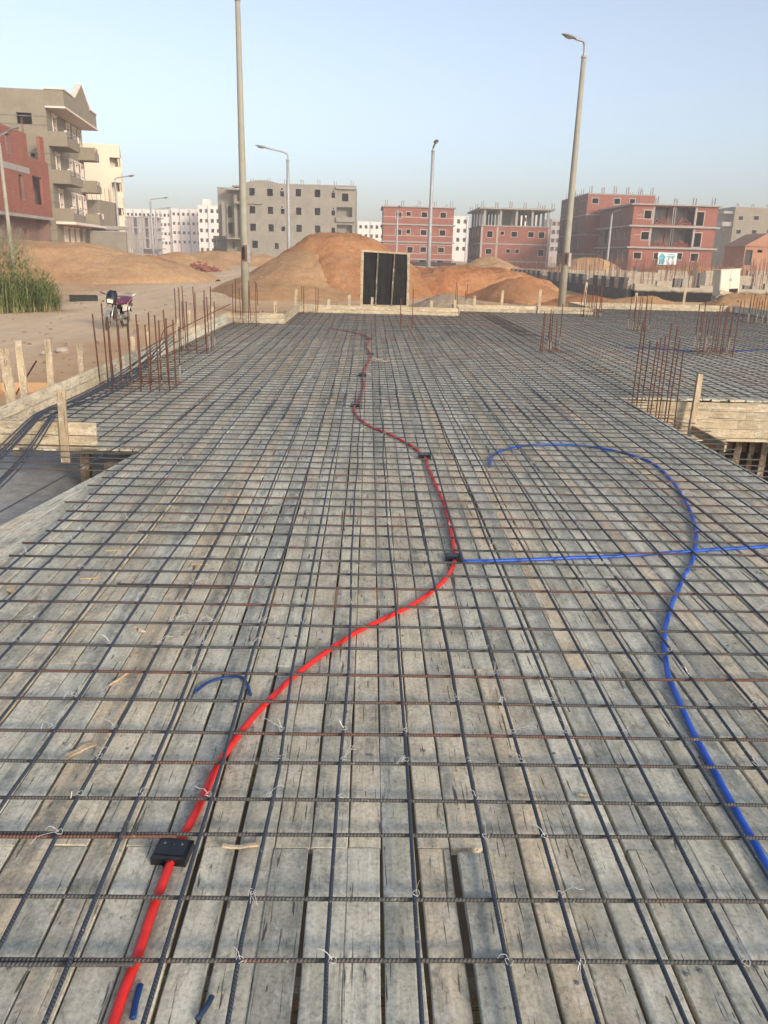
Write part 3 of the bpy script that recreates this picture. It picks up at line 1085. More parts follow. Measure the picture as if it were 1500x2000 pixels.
for (x, y, top, lab) in [(-2.35, 20.55, 0.55, 'slim stake behind the far left corner board'), (-2.22, 24.7, 0.68, 'pale stake left of the far left pair of bars'), (-1.25, 24.75, 0.42, 'tiny stake behind the far board, left one'), (0.02 - 0.95 + 0.35, 24.72, 0.55, 'stake left of the black plastic panel'),
                         (0.06, 24.70, 0.50, 'short stub of stake before the plastic panel'), (1.9, 24.75, 0.45, 'short stake right of the plastic panel'), (2.62, 24.76, 0.48, 'stake beside the far pair of bars right of the panel'),
                         (3.45, 26.85, 0.52, 'thin stake behind the far right board'), (4.35, 26.85, 0.72, 'broad pale stake behind the far board at mid right'), (5.55, 26.62, 0.78, 'tall pale stake nailed to the far board'),
                         (8.0, 30.3, 0.95, 'leaning stake by the grey foundation wall'), (9.9, 30.2, 0.62, 'stake among the thin column bars at the right'), (11.7, 30.3, 0.95, 'lone leaning stake before the black foundation'),
                         (13.7, 27.0, 0.70, 'stake behind the right edge board'), (13.75, 25.2, 0.75, 'second stake behind the right edge board')]:
    stake((x, y, -0.62), top, 0.085, 0.035, (random.uniform(-0.05, 0.08), 0), lab)

# ------------------------------------------------------------------ column starter bars
def column_bars(label, pts, h, z0=0.0, lean=0.015, stir=None, r=0.0085):
    r *= 0.98
    cx = sum(p[0] for p in pts) / len(pts)
    cy = sum(p[1] for p in pts) / len(pts)
    t = thing('column_bars', (cx, cy, z0), label, 'column bars', 'rusty column starter bars')
    for i, (x, y) in enumerate(pts):
        hh = h[i] if isinstance(h, (list, tuple)) else h * random.uniform(0.72, 1.05)
        bar('bar', (x, y, z0 - 0.15), (x + random.uniform(-lean, lean) * 2, y + random.uniform(-lean, lean) * 2, z0 + hh), r, M['bar_rust'], t, 6, 2, 0.004)
    if stir:
        x0, x1 = min(p[0] for p in pts) - 0.012, max(p[0] for p in pts) + 0.012
        y0, y1 = min(p[1] for p in pts) - 0.012, max(p[1] for p in pts) + 0.012
        for z in stir:
            mb = MB().tube([(x0, y0, z0 + z), (x1, y0, z0 + z + 0.01), (x1, y1, z0 + z), (x0, y1, z0 + z - 0.01), (x0, y0, z0 + z)], 0.0045, 5)
            build(mb, 'stirrup', M['stirrup'], t)
    return t


def rect_pts(x0, x1, y0, y1, nx, ny):
    pts = []
    for i in range(nx):
        x = x0 + (x1 - x0) * i / max(1, nx - 1)
        pts += [(x, y0), (x, y1)]
    for j in range(1, ny - 1):
        y = y0 + (y1 - y0) * j / (ny - 1)
        pts += [(x0, y), (x1, y)]
    return [(x + random.uniform(-0.012, 0.012), y + random.uniform(-0.012, 0.012)) for x, y in pts]


column_bars('big cage of rusty column bars on the left, near the motorcycle', rect_pts(-3.36, -2.50, 10.10, 10.62, 8, 3), 1.02, stir=(0.05, 0.09), r=0.0095)
column_bars('second cage of rusty bars along the left side boards', rect_pts(-3.30, -2.80, 14.05, 14.75, 4, 4), 1.10, stir=(0.06,), r=0.0095)
column_bars('third group of rusty bars beside the left lamp post', rect_pts(-3.28, -2.72, 19.75, 20.2, 4, 2), 1.05, stir=(0.06, 0.3), r=0.010)
column_bars('two pairs of rusty bars in the far left notch', [(-1.97, 24.2), (-1.93, 24.3), (-1.56, 24.2), (-1.52, 24.3)], [0.80, 0.78, 0.77, 0.73], stir=(0.08,), r=0.012)
column_bars('pair of tall thin bars standing in mid deck before the plastic panel', [(0.79, 20.0), (0.79, 20.22), (1.08, 20.0), (1.08, 20.22)], [0.72, 0.35, 0.95, 0.3], stir=(0.05,), r=0.011)
column_bars('small group of bars at the far edge right of the plastic panel', [(2.74, 25.9), (2.82, 26.0), (3.03, 25.9), (3.09, 26.0), (2.78, 26.2)], [0.95, 0.86, 0.72, 0.90, 0.6], stir=(0.06,), r=0.012)
column_bars('isolated group of thin rusty bars in the middle of the deck', rect_pts(3.36, 3.68, 15.45, 15.70, 3, 2) + [(3.5, 15.46)], [0.72, 0.76, 0.78, 0.8, 0.92, 0.62, 0.73], stir=(0.04, 0.06), r=0.009)
column_bars('dense tall cage of rusty bars at the far edge by the right lamp post', rect_pts(6.78, 7.28, 25.4, 25.95, 6, 3), 0.98, stir=(0.05, 0.2), r=0.012)
column_bars('group of slender bars on the right deck in front of the far boards', rect_pts(6.72, 7.16, 20.55, 20.9, 4, 2), 0.95, stir=(0.05,), r=0.010)
column_bars('cage of rusty bars in the middle of the right-hand deck', rect_pts(6.50, 7.08, 15.5, 15.95, 6, 3), 1.02, stir=(0.05, 0.08, 0.11), r=0.0095)
column_bars('cage of bars at the right picture edge on the far deck', rect_pts(11.4, 12.1, 24.1, 24.6, 5, 3), 0.95, stir=(0.05,), r=0.011)
nb = [(3.385 + 0.064 * k, (10.24 if k % 2 else 9.82) + random.uniform(-0.03, 0.03)) for k in range(10)]
column_bars('row of tall rusty bars rising from the gap beside the sunlit beam', nb, [1.34, 1.36, 1.16, 1.12, 1.22, 1.17, 1.32, 1.34, 1.06, 1.15], z0=-0.36, stir=(0.02, 0.08, 0.13), r=0.0085)
ORD = ['first', 'second', 'third', 'fourth', 'fifth', 'sixth', 'seventh', 'eighth', 'ninth', 'tenth']
# loose bars thrown over the left boards
for k in range(10):
    f = k / 9
    sp = -0.12 + 0.22 * f + (0.07 if k > 5 else 0)
    j = random.uniform(-0.03, 0.03)
    up = random.uniform(0.0, 0.05)
    pts = curve_pts([(-3.12 + 0.10 * f + j * 4, 11.6 + 1.6 * random.random(), 0.30 + 0.16 * random.random()), (-3.20 + 0.30 * f + j, 10.2, 0.16 + up), (-3.12 + 0.30 * f + j, 8.7, 0.17 + up), (-2.90 + sp * 0.55, 7.25, 0.275 + up * 0.4), (-2.86 + sp * 0.75, 6.85, 0.262 + up * 0.3), (-2.95 + sp, 6.2, 0.03 + up - 0.04 * f), (-3.25 + sp * 1.2, 5.2, -0.32), (-3.6 + sp * 1.3, 4.2, -0.49), (-3.9 + sp * 1.4, 3.4, -0.515)], 6)
    ob = build(MB().tube(pts, 0.0068, 6), 'loose_bar', M['bar_loose'], None, True, origin=(pts[-1].x, pts[-1].y, -0.515))
    tag(ob, 'loose dark bar over the left board, ' + ORD[k] + ' from the left where the bundle crosses it', 'steel bar', 'sagging bundle of loose bars on the left')
for k, (a, b, c, lab) in enumerate([((-3.3, 11.8, 0.30), (-3.5, 15.5, 0.32), (-3.45, 20.5, 0.46), 'long rusty bar leaning along the left boards from cage to cage'), ((-3.2, 12.4, 0.28), (-3.62, 14.5, 0.36), (-3.9, 17.0, 0.30), 'short loose bar crossing the second bar cage')]):
    pts = curve_pts([a, b, c], 6)
    tag(build(MB().tube(pts, 0.009, 5), 'loose_bar', M['bar_rust'], None, True, origin=a), lab, 'steel bar', 'single loose bars on the left')
for k, (a, b, lab) in enumerate([((-5.2, 9.0, -0.38), (-3.95, 12.4, -0.10), 'thin bar lying on the sand behind the left stakes'), ((-4.5, 9.3, -0.5), (-4.35, 10.6, 0.28), 'rusty bar stuck slanting in the sand between stakes')]):
    tag(build(MB().tube([a, b], 0.011, 5), 'loose_bar', M['bar_loose' if k == 0 else 'bar_rust'], None, True, origin=a), lab, 'steel bar', 'single loose bars on the left')


# ------------------------------------------------------------------ sand heaps
def heap(name, label, cat, cx, cy, rx, ry, h, mat, seed, rot=0.0, power=1.0, rough=0.12, n=46, top=0.0):
    mb = MB()
    ca, sa = math.cos(rot), math.sin(rot)
    for j in range(n + 1):
        for i in range(n + 1):
            u, v = -1.08 + 2.16 * i / n, -1.08 + 2.16 * j / n
            x = cx + ca * u * rx - sa * v * ry
            y = cy + sa * u * rx + ca * v * ry
            wob = 1 + 0.22 * noise.noise(Vector((u * 1.6, v * 1.6, seed)))
            r = math.hypot(u, v) / wob
            q = max(0.0, 1 - r) ** power
            q = min(q, 1 - top) / (1 - top) if top else q
            q = q - 0.10 * max(0, q - 0.8) / 0.2
            z = h * q
            nz = noise.fractal(Vector((x * 0.45, y * 0.45, seed)), 0.9, 2.1, 5)
            z += rough * h * nz * min(1, q * 3)
            z += 0.055 * noise.fractal(Vector((x * 3.1, y * 3.1, seed)), 0.55, 2.2, 5) * min(1, q * 4)
            base = g_base(x, y)
            mb.v.append((x, y, base + z - (0.25 if r > 1.0 else 0.06 * (1 - min(1, q * 8)))))
    for j in range(n):
        for i in range(n):
            a = j * (n + 1) + i
            mb.f.append((a, a + 1, a + n + 2, a + n + 1))
    o = build(mb, name, mat, None, True, origin=(cx, cy, g_base(cx, cy)))
    cl = MB()
    for k in range(int(60 + 10 * rx * ry) if cy < 62 else 40):
        i, j = random.randint(2, n - 2), random.randint(2, n - 2)
        p = Vector(mb.v[j * (n + 1) + i])
        if p.z < g_base(p.x, p.y) + 0.02:
            continue
        sz = random.choice([0.012, 0.018, 0.022, 0.03, 0.045]) * (1.0 if cy < 62 else 1.6)
        m_ = Matrix.Translation(p + Vector((random.uniform(-0.1, 0.1), random.uniform(-0.1, 0.1), 0))) @ Matrix.Rotation(random.uniform(0, 3), 4, (random.random(), random.random(), 1))
        cl.box(-sz, sz, -sz * 0.8, sz * 0.8, -sz * 0.6, sz * 0.6, m_)
    tag(build(cl, 'clods', mat, o), kind='stuff')
    return tag(o, label, cat, 'heaps of sand and soil round the site')


heap('sand_heap', 'large orange sand heap behind the black plastic panel', 'sand heap', -1.5, 50.0, 6.3, 9.4, 3.5, M['sand_orange'], 1.0, 0, 1.0, 0.05, 110, 0.2)
heap('sand_heap', 'tan sand slope spreading left from the large orange heap', 'sand heap', -3.5, 47.0, 5.0, 7.4, 2.5, M['sand_tan'], 2.3, 0.1, 1.05, 0.055, 90, 0.05)
heap('sand_heap', 'long tan sand heap on the left in front of the houses', 'sand heap', -22.5, 56.5, 11.5, 8.0, 2.35, M['sand_tan'], 4.1, -0.1, 0.8, 0.08, 110, 0.25)
heap('sand_heap', 'dark orange slope at the right end of the long left heap', 'sand heap', -16.6, 60.5, 5.6, 5.0, 1.75, M['sand_orange'], 5.7, 0.0, 0.95, 0.14, 70)
heap('sand_heap', 'small tan heap at the end of the street beside brick rubble', 'sand heap', -17.0, 75.0, 5.2, 5.0, 1.6, M['sand_tan'], 6.2)
heap('sand_heap', 'low pale heaps of rubble before the grey central house', 'sand heap', -16.0, 96.0, 9.5, 8.0, 1.7, M['sand_tan'], 7.2, 0, 0.9, 0.2)
heap('soil_heap', 'reddish cloddy soil bank right of the black plastic panel', 'soil heap', 5.3, 50.0, 5.8, 4.5, 1.55, M['sand_red'], 8.8, 0.0, 0.6, 0.2, 110, 0.35)
heap('soil_heap', 'orange soil mound left of the right lamp post base', 'soil heap', 8.2, 44.5, 3.0, 3.6, 1.35, M['sand_orange'], 9.9, 0, 1.0, 0.12)
heap('gravel_heap', 'small grey gravel heap behind the far board', 'gravel heap', 3.6, 36.5, 2.1, 1.9, 0.75, M['gravel'], 10.4, 0, 1.0, 0.08)
heap('sand_heap', 'small pointed tan heap before the brick houses', 'sand heap', 12.5, 86.0, 4.6, 4.6, 1.95, M['sand_tan'], 11.5, 0, 1.0, 0.05)
heap('sand_heap', 'rounded tan heap beside the second brick house', 'sand heap', 25.5, 96.0, 4.6, 4.4, 1.9, M['sand_tan'], 12.5, 0, 0.9, 0.05, 46, 0.2)
heap('sand_heap', 'orange sand bank behind the foundation in front of the bannered house', 'sand heap', 30.0, 76.0, 8.0, 6.0, 1.5, M['sand_orange'], 13.5, 0, 0.75, 0.1, 46, 0.3)
heap('sand_heap', 'low tan sand ridge just behind the farthest edge board', 'sand heap', 11.6, 33.8, 4.0, 1.9, 0.95, M['sand_tan'], 14.5, 0, 0.8, 0.12)
heap('sand_heap', 'tan sand mound below the tilted white cabinet', 'sand heap', 16.3, 34.8, 2.8, 2.0, 1.05, M['sand_tan'], 15.5, 0, 0.85, 0.15, 46, 0.2)
heap('sand_heap', 'low orange sand spill right of the right lamp post', 'sand heap', 10.9, 41.0, 2.6, 2.2, 0.55, M['sand_red'], 16.5, 0, 0.8, 0.15)

# stones beside the left stakes
for (px, py, r, lab) in [(122, 690, 0.17, 'round white stone on the sand left of the big bar cage'), (92, 695, 0.15, 'flat pale stone next to the round white stone')]:
    p = P(px, py, -0.5)
    mb = MB()
    prof = [(0.001, -0.5), (0.7, -0.4), (1.0, 0.0), (0.75, 0.45), (0.001, 0.6)]
    mb.lathe((0, 0, 0), [(a * r, b * r) for a, b in prof], 9)
    mb.v = [(x * (1 + 0.3 * noise.noise(Vector((x * 8, y * 8, z * 8)))) + p.x, y * 0.8 + p.y, z * 0.8 + g_base(p.x, p.y) + r * 0.3) for x, y, z in mb.v]
    tag(build(mb, 'stone', M['stone_pale'], None, False, origin=p), lab, 'stone')
# crushed stone strip along the left boards
mb = MB()
for k in range(700):
    x, y = random.uniform(-5.0, -3.75), random.uniform(10.6, 14.2)
    s = random.uniform(0.02, 0.055)
    z = g_base(x, y)
    a = random.uniform(0, 3)
    m = Matrix.Translation((x, y, z + s * 0.3)) @ Matrix.Rotation(a, 4, (random.random(), random.random(), 1))
    mb.box(-s, s, -s * 0.7, s * 0.7, -s * 0.5, s * 0.5, m)
tag(build(mb, 'gravel', M['concrete'], None), 'grey rubble and gravel strip along the left boards', 'gravel', None, 'stuff')


mb = MB()
for k in range(2600):
    x, y = random.uniform(-16, 18), random.uniform(12, 62)
    if in_rect(x, y, -3.7, 13.6, 0, 30.3) or in_rect(x, y, -6.2, -2.2, -4, 13.6):
        continue
    sz = random.choice([0.012, 0.018, 0.025, 0.035, 0.05])
    mb.box(-sz, sz, -sz * 0.8, sz * 0.8, -sz * 0.5, sz * 0.6, Matrix.Translation((x, y, g_base(x, y))) @ Matrix.Rotation(random.uniform(0, 3), 4, (random.random(), random.random(), 1)))
tag(build(mb, 'loose_stones', M['gravel'], None), 'small loose stones scattered over the sandy ground', 'stones', None, 'stuff')


# ------------------------------------------------------------------ black plastic panel, trough, cabinet
def plastic_panel():
    y = 26.2
    a, b, c, d = PY(706, 597, y), PY(797, 599, y), PY(798, 497, y), PY(708, 491, y)
    t = thing('plastic_panel', (a.x, y, -0.5), 'upright timber frame covered with black plastic sheet in front of the orange heap', 'panel')
    z0 = g_base(a.x, y) - 0.1
    timber('frame_post', (a.x, y, z0), (d.x, y, d.z), 0.085, 0.06, M['stake'], t, up=(0, 1, 0), seg=5, wob=0.006)
    timber('frame_post', (b.x, y, z0), (c.x, y, c.z), 0.085, 0.06, M['stake'], t, up=(0, 1, 0), seg=5, wob=0.006)
    timber('frame_post', (b.x + 0.02, y + 0.75, z0), (c.x + 0.02, y + 0.75, c.z), 0.085, 0.06, M['stake'], t, up=(0, 1, 0), seg=5, wob=0.006)
    timber('top_rail', d + Vector((-0.04, 0.002, 0.02)), c + Vector((0.04, 0.002, 0.02)), 0.05, 0.06, M['stake'], t)
    timber('side_rail', (c.x + 0.01, y, c.z - 0.03), (c.x + 0.02, y + 0.75, c.z - 0.03), 0.05, 0.06, M['stake'], t)
    timber('bottom_rail', a + Vector((0, 0.002, 0.01)), b + Vector((0, 0.002, 0.01)), 0.05, 0.06, M['stake'], t)
    for f0, f1 in ((0.30, 0.34), (0.64, 0.70)):
        p0 = a.lerp(b, f0) + Vector((0, -0.035, 0))
        p1 = d.lerp(c, f1) + Vector((0, -0.035, 0))
        timber('stud', p0, p1, 0.045, 0.022, M['post'], t, up=(0, 1, 0), seg=6, wob=0.006)
    mb = MB()
    n = 26
    for j in range(n + 1):
        for i in range(n + 1):
            p_ = a.lerp(b, i / n).lerp(d.lerp(c, i / n), j / n)
            w = 0.012 * noise.noise(Vector((p_.x * 7, p_.z * 1.6, 1))) + 0.006 * noise.noise(Vector((p_.x * 30, p_.z * 9, 5)))
            mb.v.append((p_.x, y + 0.03 + w, p_.z))
    for j in range(n):
        for i in range(n):
            q = j * (n + 1) + i
            mb.f.append((q, q + 1, q + n + 2, q + n + 1))
    build(mb, 'plastic_sheet', M['tar'], t, True)
    m2 = MB()
    m2.quad((c.x + 0.03, y + 0.03, c.z - 0.04), (c.x + 0.03, y + 0.72, c.z - 0.04), (b.x + 0.03, y + 0.72, b.z), (b.x + 0.03, y + 0.03, b.z))
    build(m2, 'side_sheet', M['tar'], t)


plastic_panel()
# black tarred trough by the road
p0, p1 = P(137, 588, -0.48), P(190, 588, -0.48)
tr = thing('tar_trough', (p0 + p1) / 2, 'low black tarred trough on the ground behind the motorcycle', 'trough')
d = (p1 - p0)
mb = MB()
L = d.length
m = frame_along(p0, p1)
for bx in ((-0.35, -0.32, 0, L), (0.32, 0.35, 0, L), (-0.32, 0.32, 0, 0.03), (-0.32, 0.32, L - 0.03, L)):
    mb.box(bx[0], bx[1], bx[2], bx[3], -0.03, 0.24, m)
build(mb, 'rim', M['tar'], tr)
build(MB().box(-0.32, 0.32, 0.03, L - 0.03, -0.02, 0.03, m), 'bottom', M['tar'], tr)


def cabinet():
    y = 36.0
    a, c = PY(1404, 578, y), PY(1448, 531, y)
    w, h = 1.0, 1.08
    org = Vector((a.x, y, a.z))
    t = thing('electric_cabinet', org, 'tilted cream two-door electric cabinet on the sand at the right', 'cabinet')
    m = Matrix.Translation(org) @ Matrix.Rotation(R(-4), 4, 'Y') @ Matrix.Rotation(R(14), 4, 'Z')
    build(MB().box(0, w, 0, 0.45, 0, h, m), 'body', M['cab'], t)
    for k in range(2):
        x0 = 0.02 + k * 0.49
        dr = build(MB().box(x0, x0 + 0.47, -0.022, -0.002, 0.30, h - 0.03, m), 'door', M['cab'], t)
        build(MB().box(x0 + (0.41 if k == 0 else 0.03), x0 + (0.44 if k == 0 else 0.06), -0.04, -0.023, 0.60, 0.72, m), 'handle', M['galv'], dr)
    build(MB().box(-0.04, w + 0.04, -0.04, 0.5, h, h + 0.03, m), 'roof', M['cab'], t)
    build(MB().box(0.5, w - 0.05, -0.012, -0.003, 0.04, 0.27, m), 'cable_opening', M['tar'], t)
    build(MB().box(-0.10, 0.02, 0.05, 0.4, -0.95, 0.0, m).box(w - 0.1, w, 0.05, 0.4, -0.95, 0.0, m), 'plinth', M['concrete'], t)
    o = timber('plank_offcut', m @ Vector((-0.02, -0.08, 0.18)), m @ Vector((w - 0.02, -0.08, -0.10)), 0.03, 0.2, M['board'], None)
    tag(o, 'slanting pale board leaning against the foot of the cabinet', 'board')


cabinet()


# ------------------------------------------------------------------ street lamps
def lamp(base, top, arm_dir, label, r0=0.15, r1=0.085, arm=1.2, rise=0.6, hatch=False, scale=1.0, steel=False, level=1.0):
    b = Vector(base)
    t = thing('street_lamp', b, label, 'street lamp', 'street lamps')
    H_ = top - b.z
    n = 12
    lean = Vector((0, 0, 0))
    build(MB().tube([b - Vector((0, 0, 0.2)), b + Vector((0, 0, H_ * 0.33)), b + Vector((0, 0, H_ * 0.66)), b + Vector((0, 0, H_))], [r0, r0 * 0.67 + r1 * 0.33, r0 * 0.33 + r1 * 0.67, r1], n), 'pole', M['galv'] if steel else M['pole'], t, True)
    build(MB().tube([b + Vector((0, 0, H_ - 0.05)), b + Vector((0, 0, H_ + 0.06))], r1 * 1.12, n), 'collar', M['pole'], t, True)
    d = Vector((arm_dir[0], arm_dir[1], 0)).normalized()
    tp = b + Vector((0, 0, H_))
    ctrl = [tp, tp + Vector((0, 0, rise * 0.6)), tp + d * arm * 0.16 + Vector((0, 0, rise * 0.95)), tp + d * arm * 0.55 + Vector((0, 0, rise * (0.95 + 0.23 * level))), tp + d * arm + Vector((0, 0, rise * (0.95 + 0.45 * level)))]
    pts = curve_pts(ctrl, 5)
    build(MB().tube(pts, r1 * 0.55, 8), 'arm', M['galv'], t, True)
    e = pts[-1]
    fw = (pts[-1] - pts[-2]).normalized()
    side = d.cross(Vector((0, 0, 1)))
    up = side.cross(fw)
    mb = MB()
    prof = [(-0.10, 0.04, 0.04), (0.0, 0.07, 0.06), (0.15, 0.13, 0.085), (0.36, 0.165, 0.095), (0.58, 0.15, 0.075), (0.74, 0.09, 0.045), (0.80, 0.02, 0.012)]
    i0 = 0
    for (s, w, h) in prof:
        for j in range(12):
            a = 2 * math.pi * j / 12
            ww, hh = math.cos(a) * w, math.sin(a) * (h if math.sin(a) > 0 else h * 0.55)
            mb.v.append(tuple(e + (fw * s + side * ww + up * hh) * scale))
    for k in range(len(prof) - 1):
        for j in range(12):
            a_, b_ = k * 12 + j, k * 12 + (j + 1) % 12
            mb.f.append((a_, a_ + 12, b_ + 12, b_))
    mb.f.append(tuple(range(12)))
    mb.f.append(tuple((len(prof) - 1) * 12 + j for j in range(12))[::-1])
    hd = build(mb, 'lamp_head', M['lamp'], t, True)
    ml = MB()
    ring = [tuple(e + (fw * (0.40 + 0.25 * math.cos(a)) + side * 0.115 * math.sin(a) - up * 0.056) * scale) for a in [k * math.pi / 8 for k in range(16)]]
    ring2 = [tuple(e + (fw * (0.40 + 0.15 * math.cos(a)) + side * 0.07 * math.sin(a) - up * 0.10) * scale) for a in [k * math.pi / 8 for k in range(16)]]
    ml.v = ring + ring2
    for j in range(16):
        ml.f.append((j, (j + 1) % 16, 16 + (j + 1) % 16, 16 + j))
    ml.f.append(tuple(range(16, 32)))
    build(ml, 'lens', M['lens'], hd, True)
    if hatch:
        rr = r0 * 0.9
        m = Matrix.Translation(b + Vector((0, -rr * 0.95, 2.15)))
        build(MB().box(-0.10, 0.10, -0.035, 0.05, -0.28, 0.28, m), 'hatch', M['hatch'], t)
        build(MB().box(-0.07, 0.03, -0.042, -0.036, -0.22, 0.22, m), 'hatch_shade', M['tar'], t)  # dark strip stands in for the shade inside the hatch
        build(MB().box(0.11, 0.22, 0.0, 0.03, -0.34, 0.26, m), 'hatch_door', M['galv'], t)
    return t


bl = P(481, 612, -0.5)
lamp((bl.x, bl.y, -0.5), 9.75, (-0.35, -1), 'tall lamp post rising out of the top of the picture on the left', 0.155, 0.085, 1.0, 0.7, True)
br_ = P(1096, 600, -0.40)
lamp((br_.x, br_.y, -0.40), 9.95, (-1, -0.35), 'tall lamp post on the right with its oval head facing left', 0.18, 0.10, 0.5, 0.62, True, 0.85, False, 0.25)
q = PY(562, 310, 72)
lamp((q.x, 72, 0.0), 9.0, (-1, -0.15), 'lamp post behind the big sand heap with its arm to the left', 0.17, 0.12, 1.75, 0.62, False, 1.15, True)
q = PY(843, 540, 64)
lamp((4.55, 64, -0.2), 9.1, (0.1, -1), 'lamp post in front of the first brick house seen end-on', 0.17, 0.12, 0.7, 0.30, False, 1.05, True)
q = PY(228, 400, 95)
lamp((q.x, 95, 0.2), 8.6, (1, -0.1), 'slim lamp post before the cream house', 0.16, 0.11, 1.5, 0.45, False, 1.0, True)
q = PY(294, 400, 134)
lamp((q.x, 134, 0.2), 8.6, (1, -0.1), 'distant lamp post before the white houses, taller of the pair', 0.20, 0.14, 2.0, 0.5, False, 1.2, True)
q = PY(303, 400, 168)
lamp((q.x, 168, 0.2), 8.7, (1, -0.1), 'distant lamp post before the white houses, shorter of the pair', 0.20, 0.15, 2.2, 0.5, False, 1.15, True)
q = PY(270, 420, 172)
lamp((q.x, 172, 0.2), 7.4, (1, -0.1), 'faint small lamp post before the mauve block', 0.18, 0.14, 2.0, 0.4, False, 1.15, True)
q = PY(12, 400, 50)
lamp((q.x, 50, 0.1), 7.2, (1, -0.3), 'lamp post with curved arm before the left brick house', 0.13, 0.085, 0.7, 0.45, False, 1.0)
q = PY(1190, 470, 104)
lamp((q.x, 104, 0.2), 7.1, (0.2, -1), 'pale lamp post before the brick house with the banner', 0.15, 0.11, 1.3, 0.3, False, 0.95, True)
q = PY(775, 470, 121)
lamp((q.x, 121, 0.2), 7.8, (0.1, -1), 'thin lamp post against the left of the first brick house', 0.15, 0.11, 1.3, 0.3, False, 0.95, True)


# ------------------------------------------------------------------ motorcycle
def motorcycle():
    fc = P(206, 641, -0.47)
    org = Vector((fc.x, fc.y, -0.5))
    t = thing('motorcycle', org, 'parked motorcycle with purple seat and dark headlight fairing on the dirt road', 'motorcycle')
    ang = math.atan2(-0.985, -0.17)            # heading: towards the camera and a little left
    base = Matrix.Translation((org.x, org.y, g_base(org.x, org.y) + 0.0)) @ Matrix.Rotation(ang, 4, 'Z') @ Matrix.Rotation(R(-9), 4, 'X') @ Matrix.Scale(0.92, 4)
    # local axes: +X forward, Y left, Z up; front axle at x = 0, rear axle at x = -1.27
    st = Matrix.Translation((-0.22, 0, 0.7)) @ Matrix.Rotation(R(16), 4, 'Z') @ Matrix.Translation((0.22, 0, -0.7))
    fr = base @ st

    def wheel(m, x, r, tw):
        mb = MB()
        n1, n2 = 28, 8
        for i in range(n1):
            a = 2 * math.pi * i / n1
            for j in range(n2):
                b = 2 * math.pi * j / n2
                rr = r - tw + tw * math.cos(b)
                mb.v.append((x + rr * math.cos(a), tw * 0.85 * math.sin(b), r + rr * math.sin(a)))
        for i in range(n1):
            for j in range(n2):
                mb.f.append((i * n2 + j, ((i + 1) % n1) * n2 + j, ((i + 1) % n1) * n2 + (j + 1) % n2, i * n2 + (j + 1) % n2))
        w = build(mb.xf(m), 'tyre', M['tyre'], t, True)
        rim = MB()
        rim.lathe((x, 0, r), [(r - 2 * tw + 0.012, -0.02), (r - 2 * tw - 0.004, -0.012), (r - 2 * tw - 0.004, 0.012), (r - 2 * tw + 0.012, 0.02)], 24, 'Y')
        for k in range(14):
            a = 2 * math.pi * k / 14
            rim.tube([(x + 0.04 * math.cos(a), 0.02 * (-1) ** k, r + 0.04 * math.sin(a)), (x + (r - 2 * tw) * math.cos(a + 0.2), 0, r + (r - 2 * tw) * math.sin(a + 0.2))], 0.0035, 4)
        build(rim.xf(m), 'rim', M['chrome'], w)
        build(MB().lathe((x, 0, r), [(0.001, -0.05), (0.06, -0.05), (0.06, 0.05), (0.001, 0.05)], 12, 'Y').xf(m), 'hub', M['engine'], w)

    wheel(fr, 0.0, 0.30, 0.042)
    wheel(base, -1.27, 0.30, 0.05)
    # fork, front mudguard
    for s in (-1, 1):
        build(MB().tube([(0, 0.085 * s, 0.30), (-0.12, 0.085 * s, 0.56), (-0.28, 0.085 * s, 0.92)], [0.026, 0.022, 0.018], 8).xf(fr), 'fork_leg', M['chrome'], t, True)
    mg = MB()
    for i in range(11):
        a = R(30 + i * 13)
        for s in (-1, 0, 1):
            rr = 0.335 - 0.012 * abs(s)
            mg.v.append((rr * math.cos(a), 0.06 * s, 0.30 + rr * math.sin(a)))
    for i in range(10):
        for j in range(2):
            mg.f.append((i * 3 + j, i * 3 + j + 1, i * 3 + j + 4, i * 3 + j + 3))
    build(mg.xf(fr), 'front_mudguard', M['chrome'], t, True)
    # headlight cowl: rounded dark shield with a square lamp below
    cw = MB()
    cols, rows = 9, 10
    for j in range(rows):
        v = j / (rows - 1)
        for i in range(cols):
            u = -1 + 2 * i / (cols - 1)
            wid = 0.155 * (0.86 + 0.2 * math.sin(v * 3.0)) * (1 - 0.35 * max(0, v - 0.75) / 0.25)
            cw.v.append((-0.10 - 0.20 * v - 0.10 * u * u - 0.03 * (v - 0.4) ** 2, u * wid, 0.80 + 0.40 * v))
    for j in range(rows - 1):
        for i in range(cols - 1):
            a = j * cols + i
            cw.f.append((a, a + 1, a + cols + 1, a + cols))
    n0 = len(cw.v)
    cw.v += [(x - 0.07, y * 0.94, z - 0.01) for x, y, z in cw.v[:n0]]
    cw.f += [tuple(k + n0 for k in reversed(f)) for f in cw.f[:]]
    bd = [i for i in range(cols)] + [j * cols + cols - 1 for j in range(1, rows)] + [(rows - 1) * cols + i for i in range(cols - 2, -1, -1)] + [j * cols for j in range(rows - 2, 0, -1)]
    for k in range(len(bd)):
        a, b = bd[k], bd[(k + 1) % len(bd)]
        cw.f.append((b, a, a + n0, b + n0))
    fa = build(cw.xf(fr), 'headlight_cowl', M['navy'], t, True)
    build(MB().box(-0.13, -0.055, -0.085, 0.085, 0.845, 0.955).xf(fr), 'headlight', M['lightglass'], fa)
    build(MB().box(-0.15, -0.082, -0.06, 0.06, 0.975, 0.985).xf(fr), 'badge_strip', M['chrome'], fa)
    # handlebar, grips, levers, mirrors, indicators
    build(MB().tube([(-0.42, 0.36, 1.08), (-0.36, 0.22, 1.06), (-0.30, 0.06, 1.0), (-0.30, -0.06, 1.0), (-0.36, -0.22, 1.06), (-0.42, -0.36, 1.08)], 0.012, 8).xf(fr), 'handlebar', M['dark'], t, True)
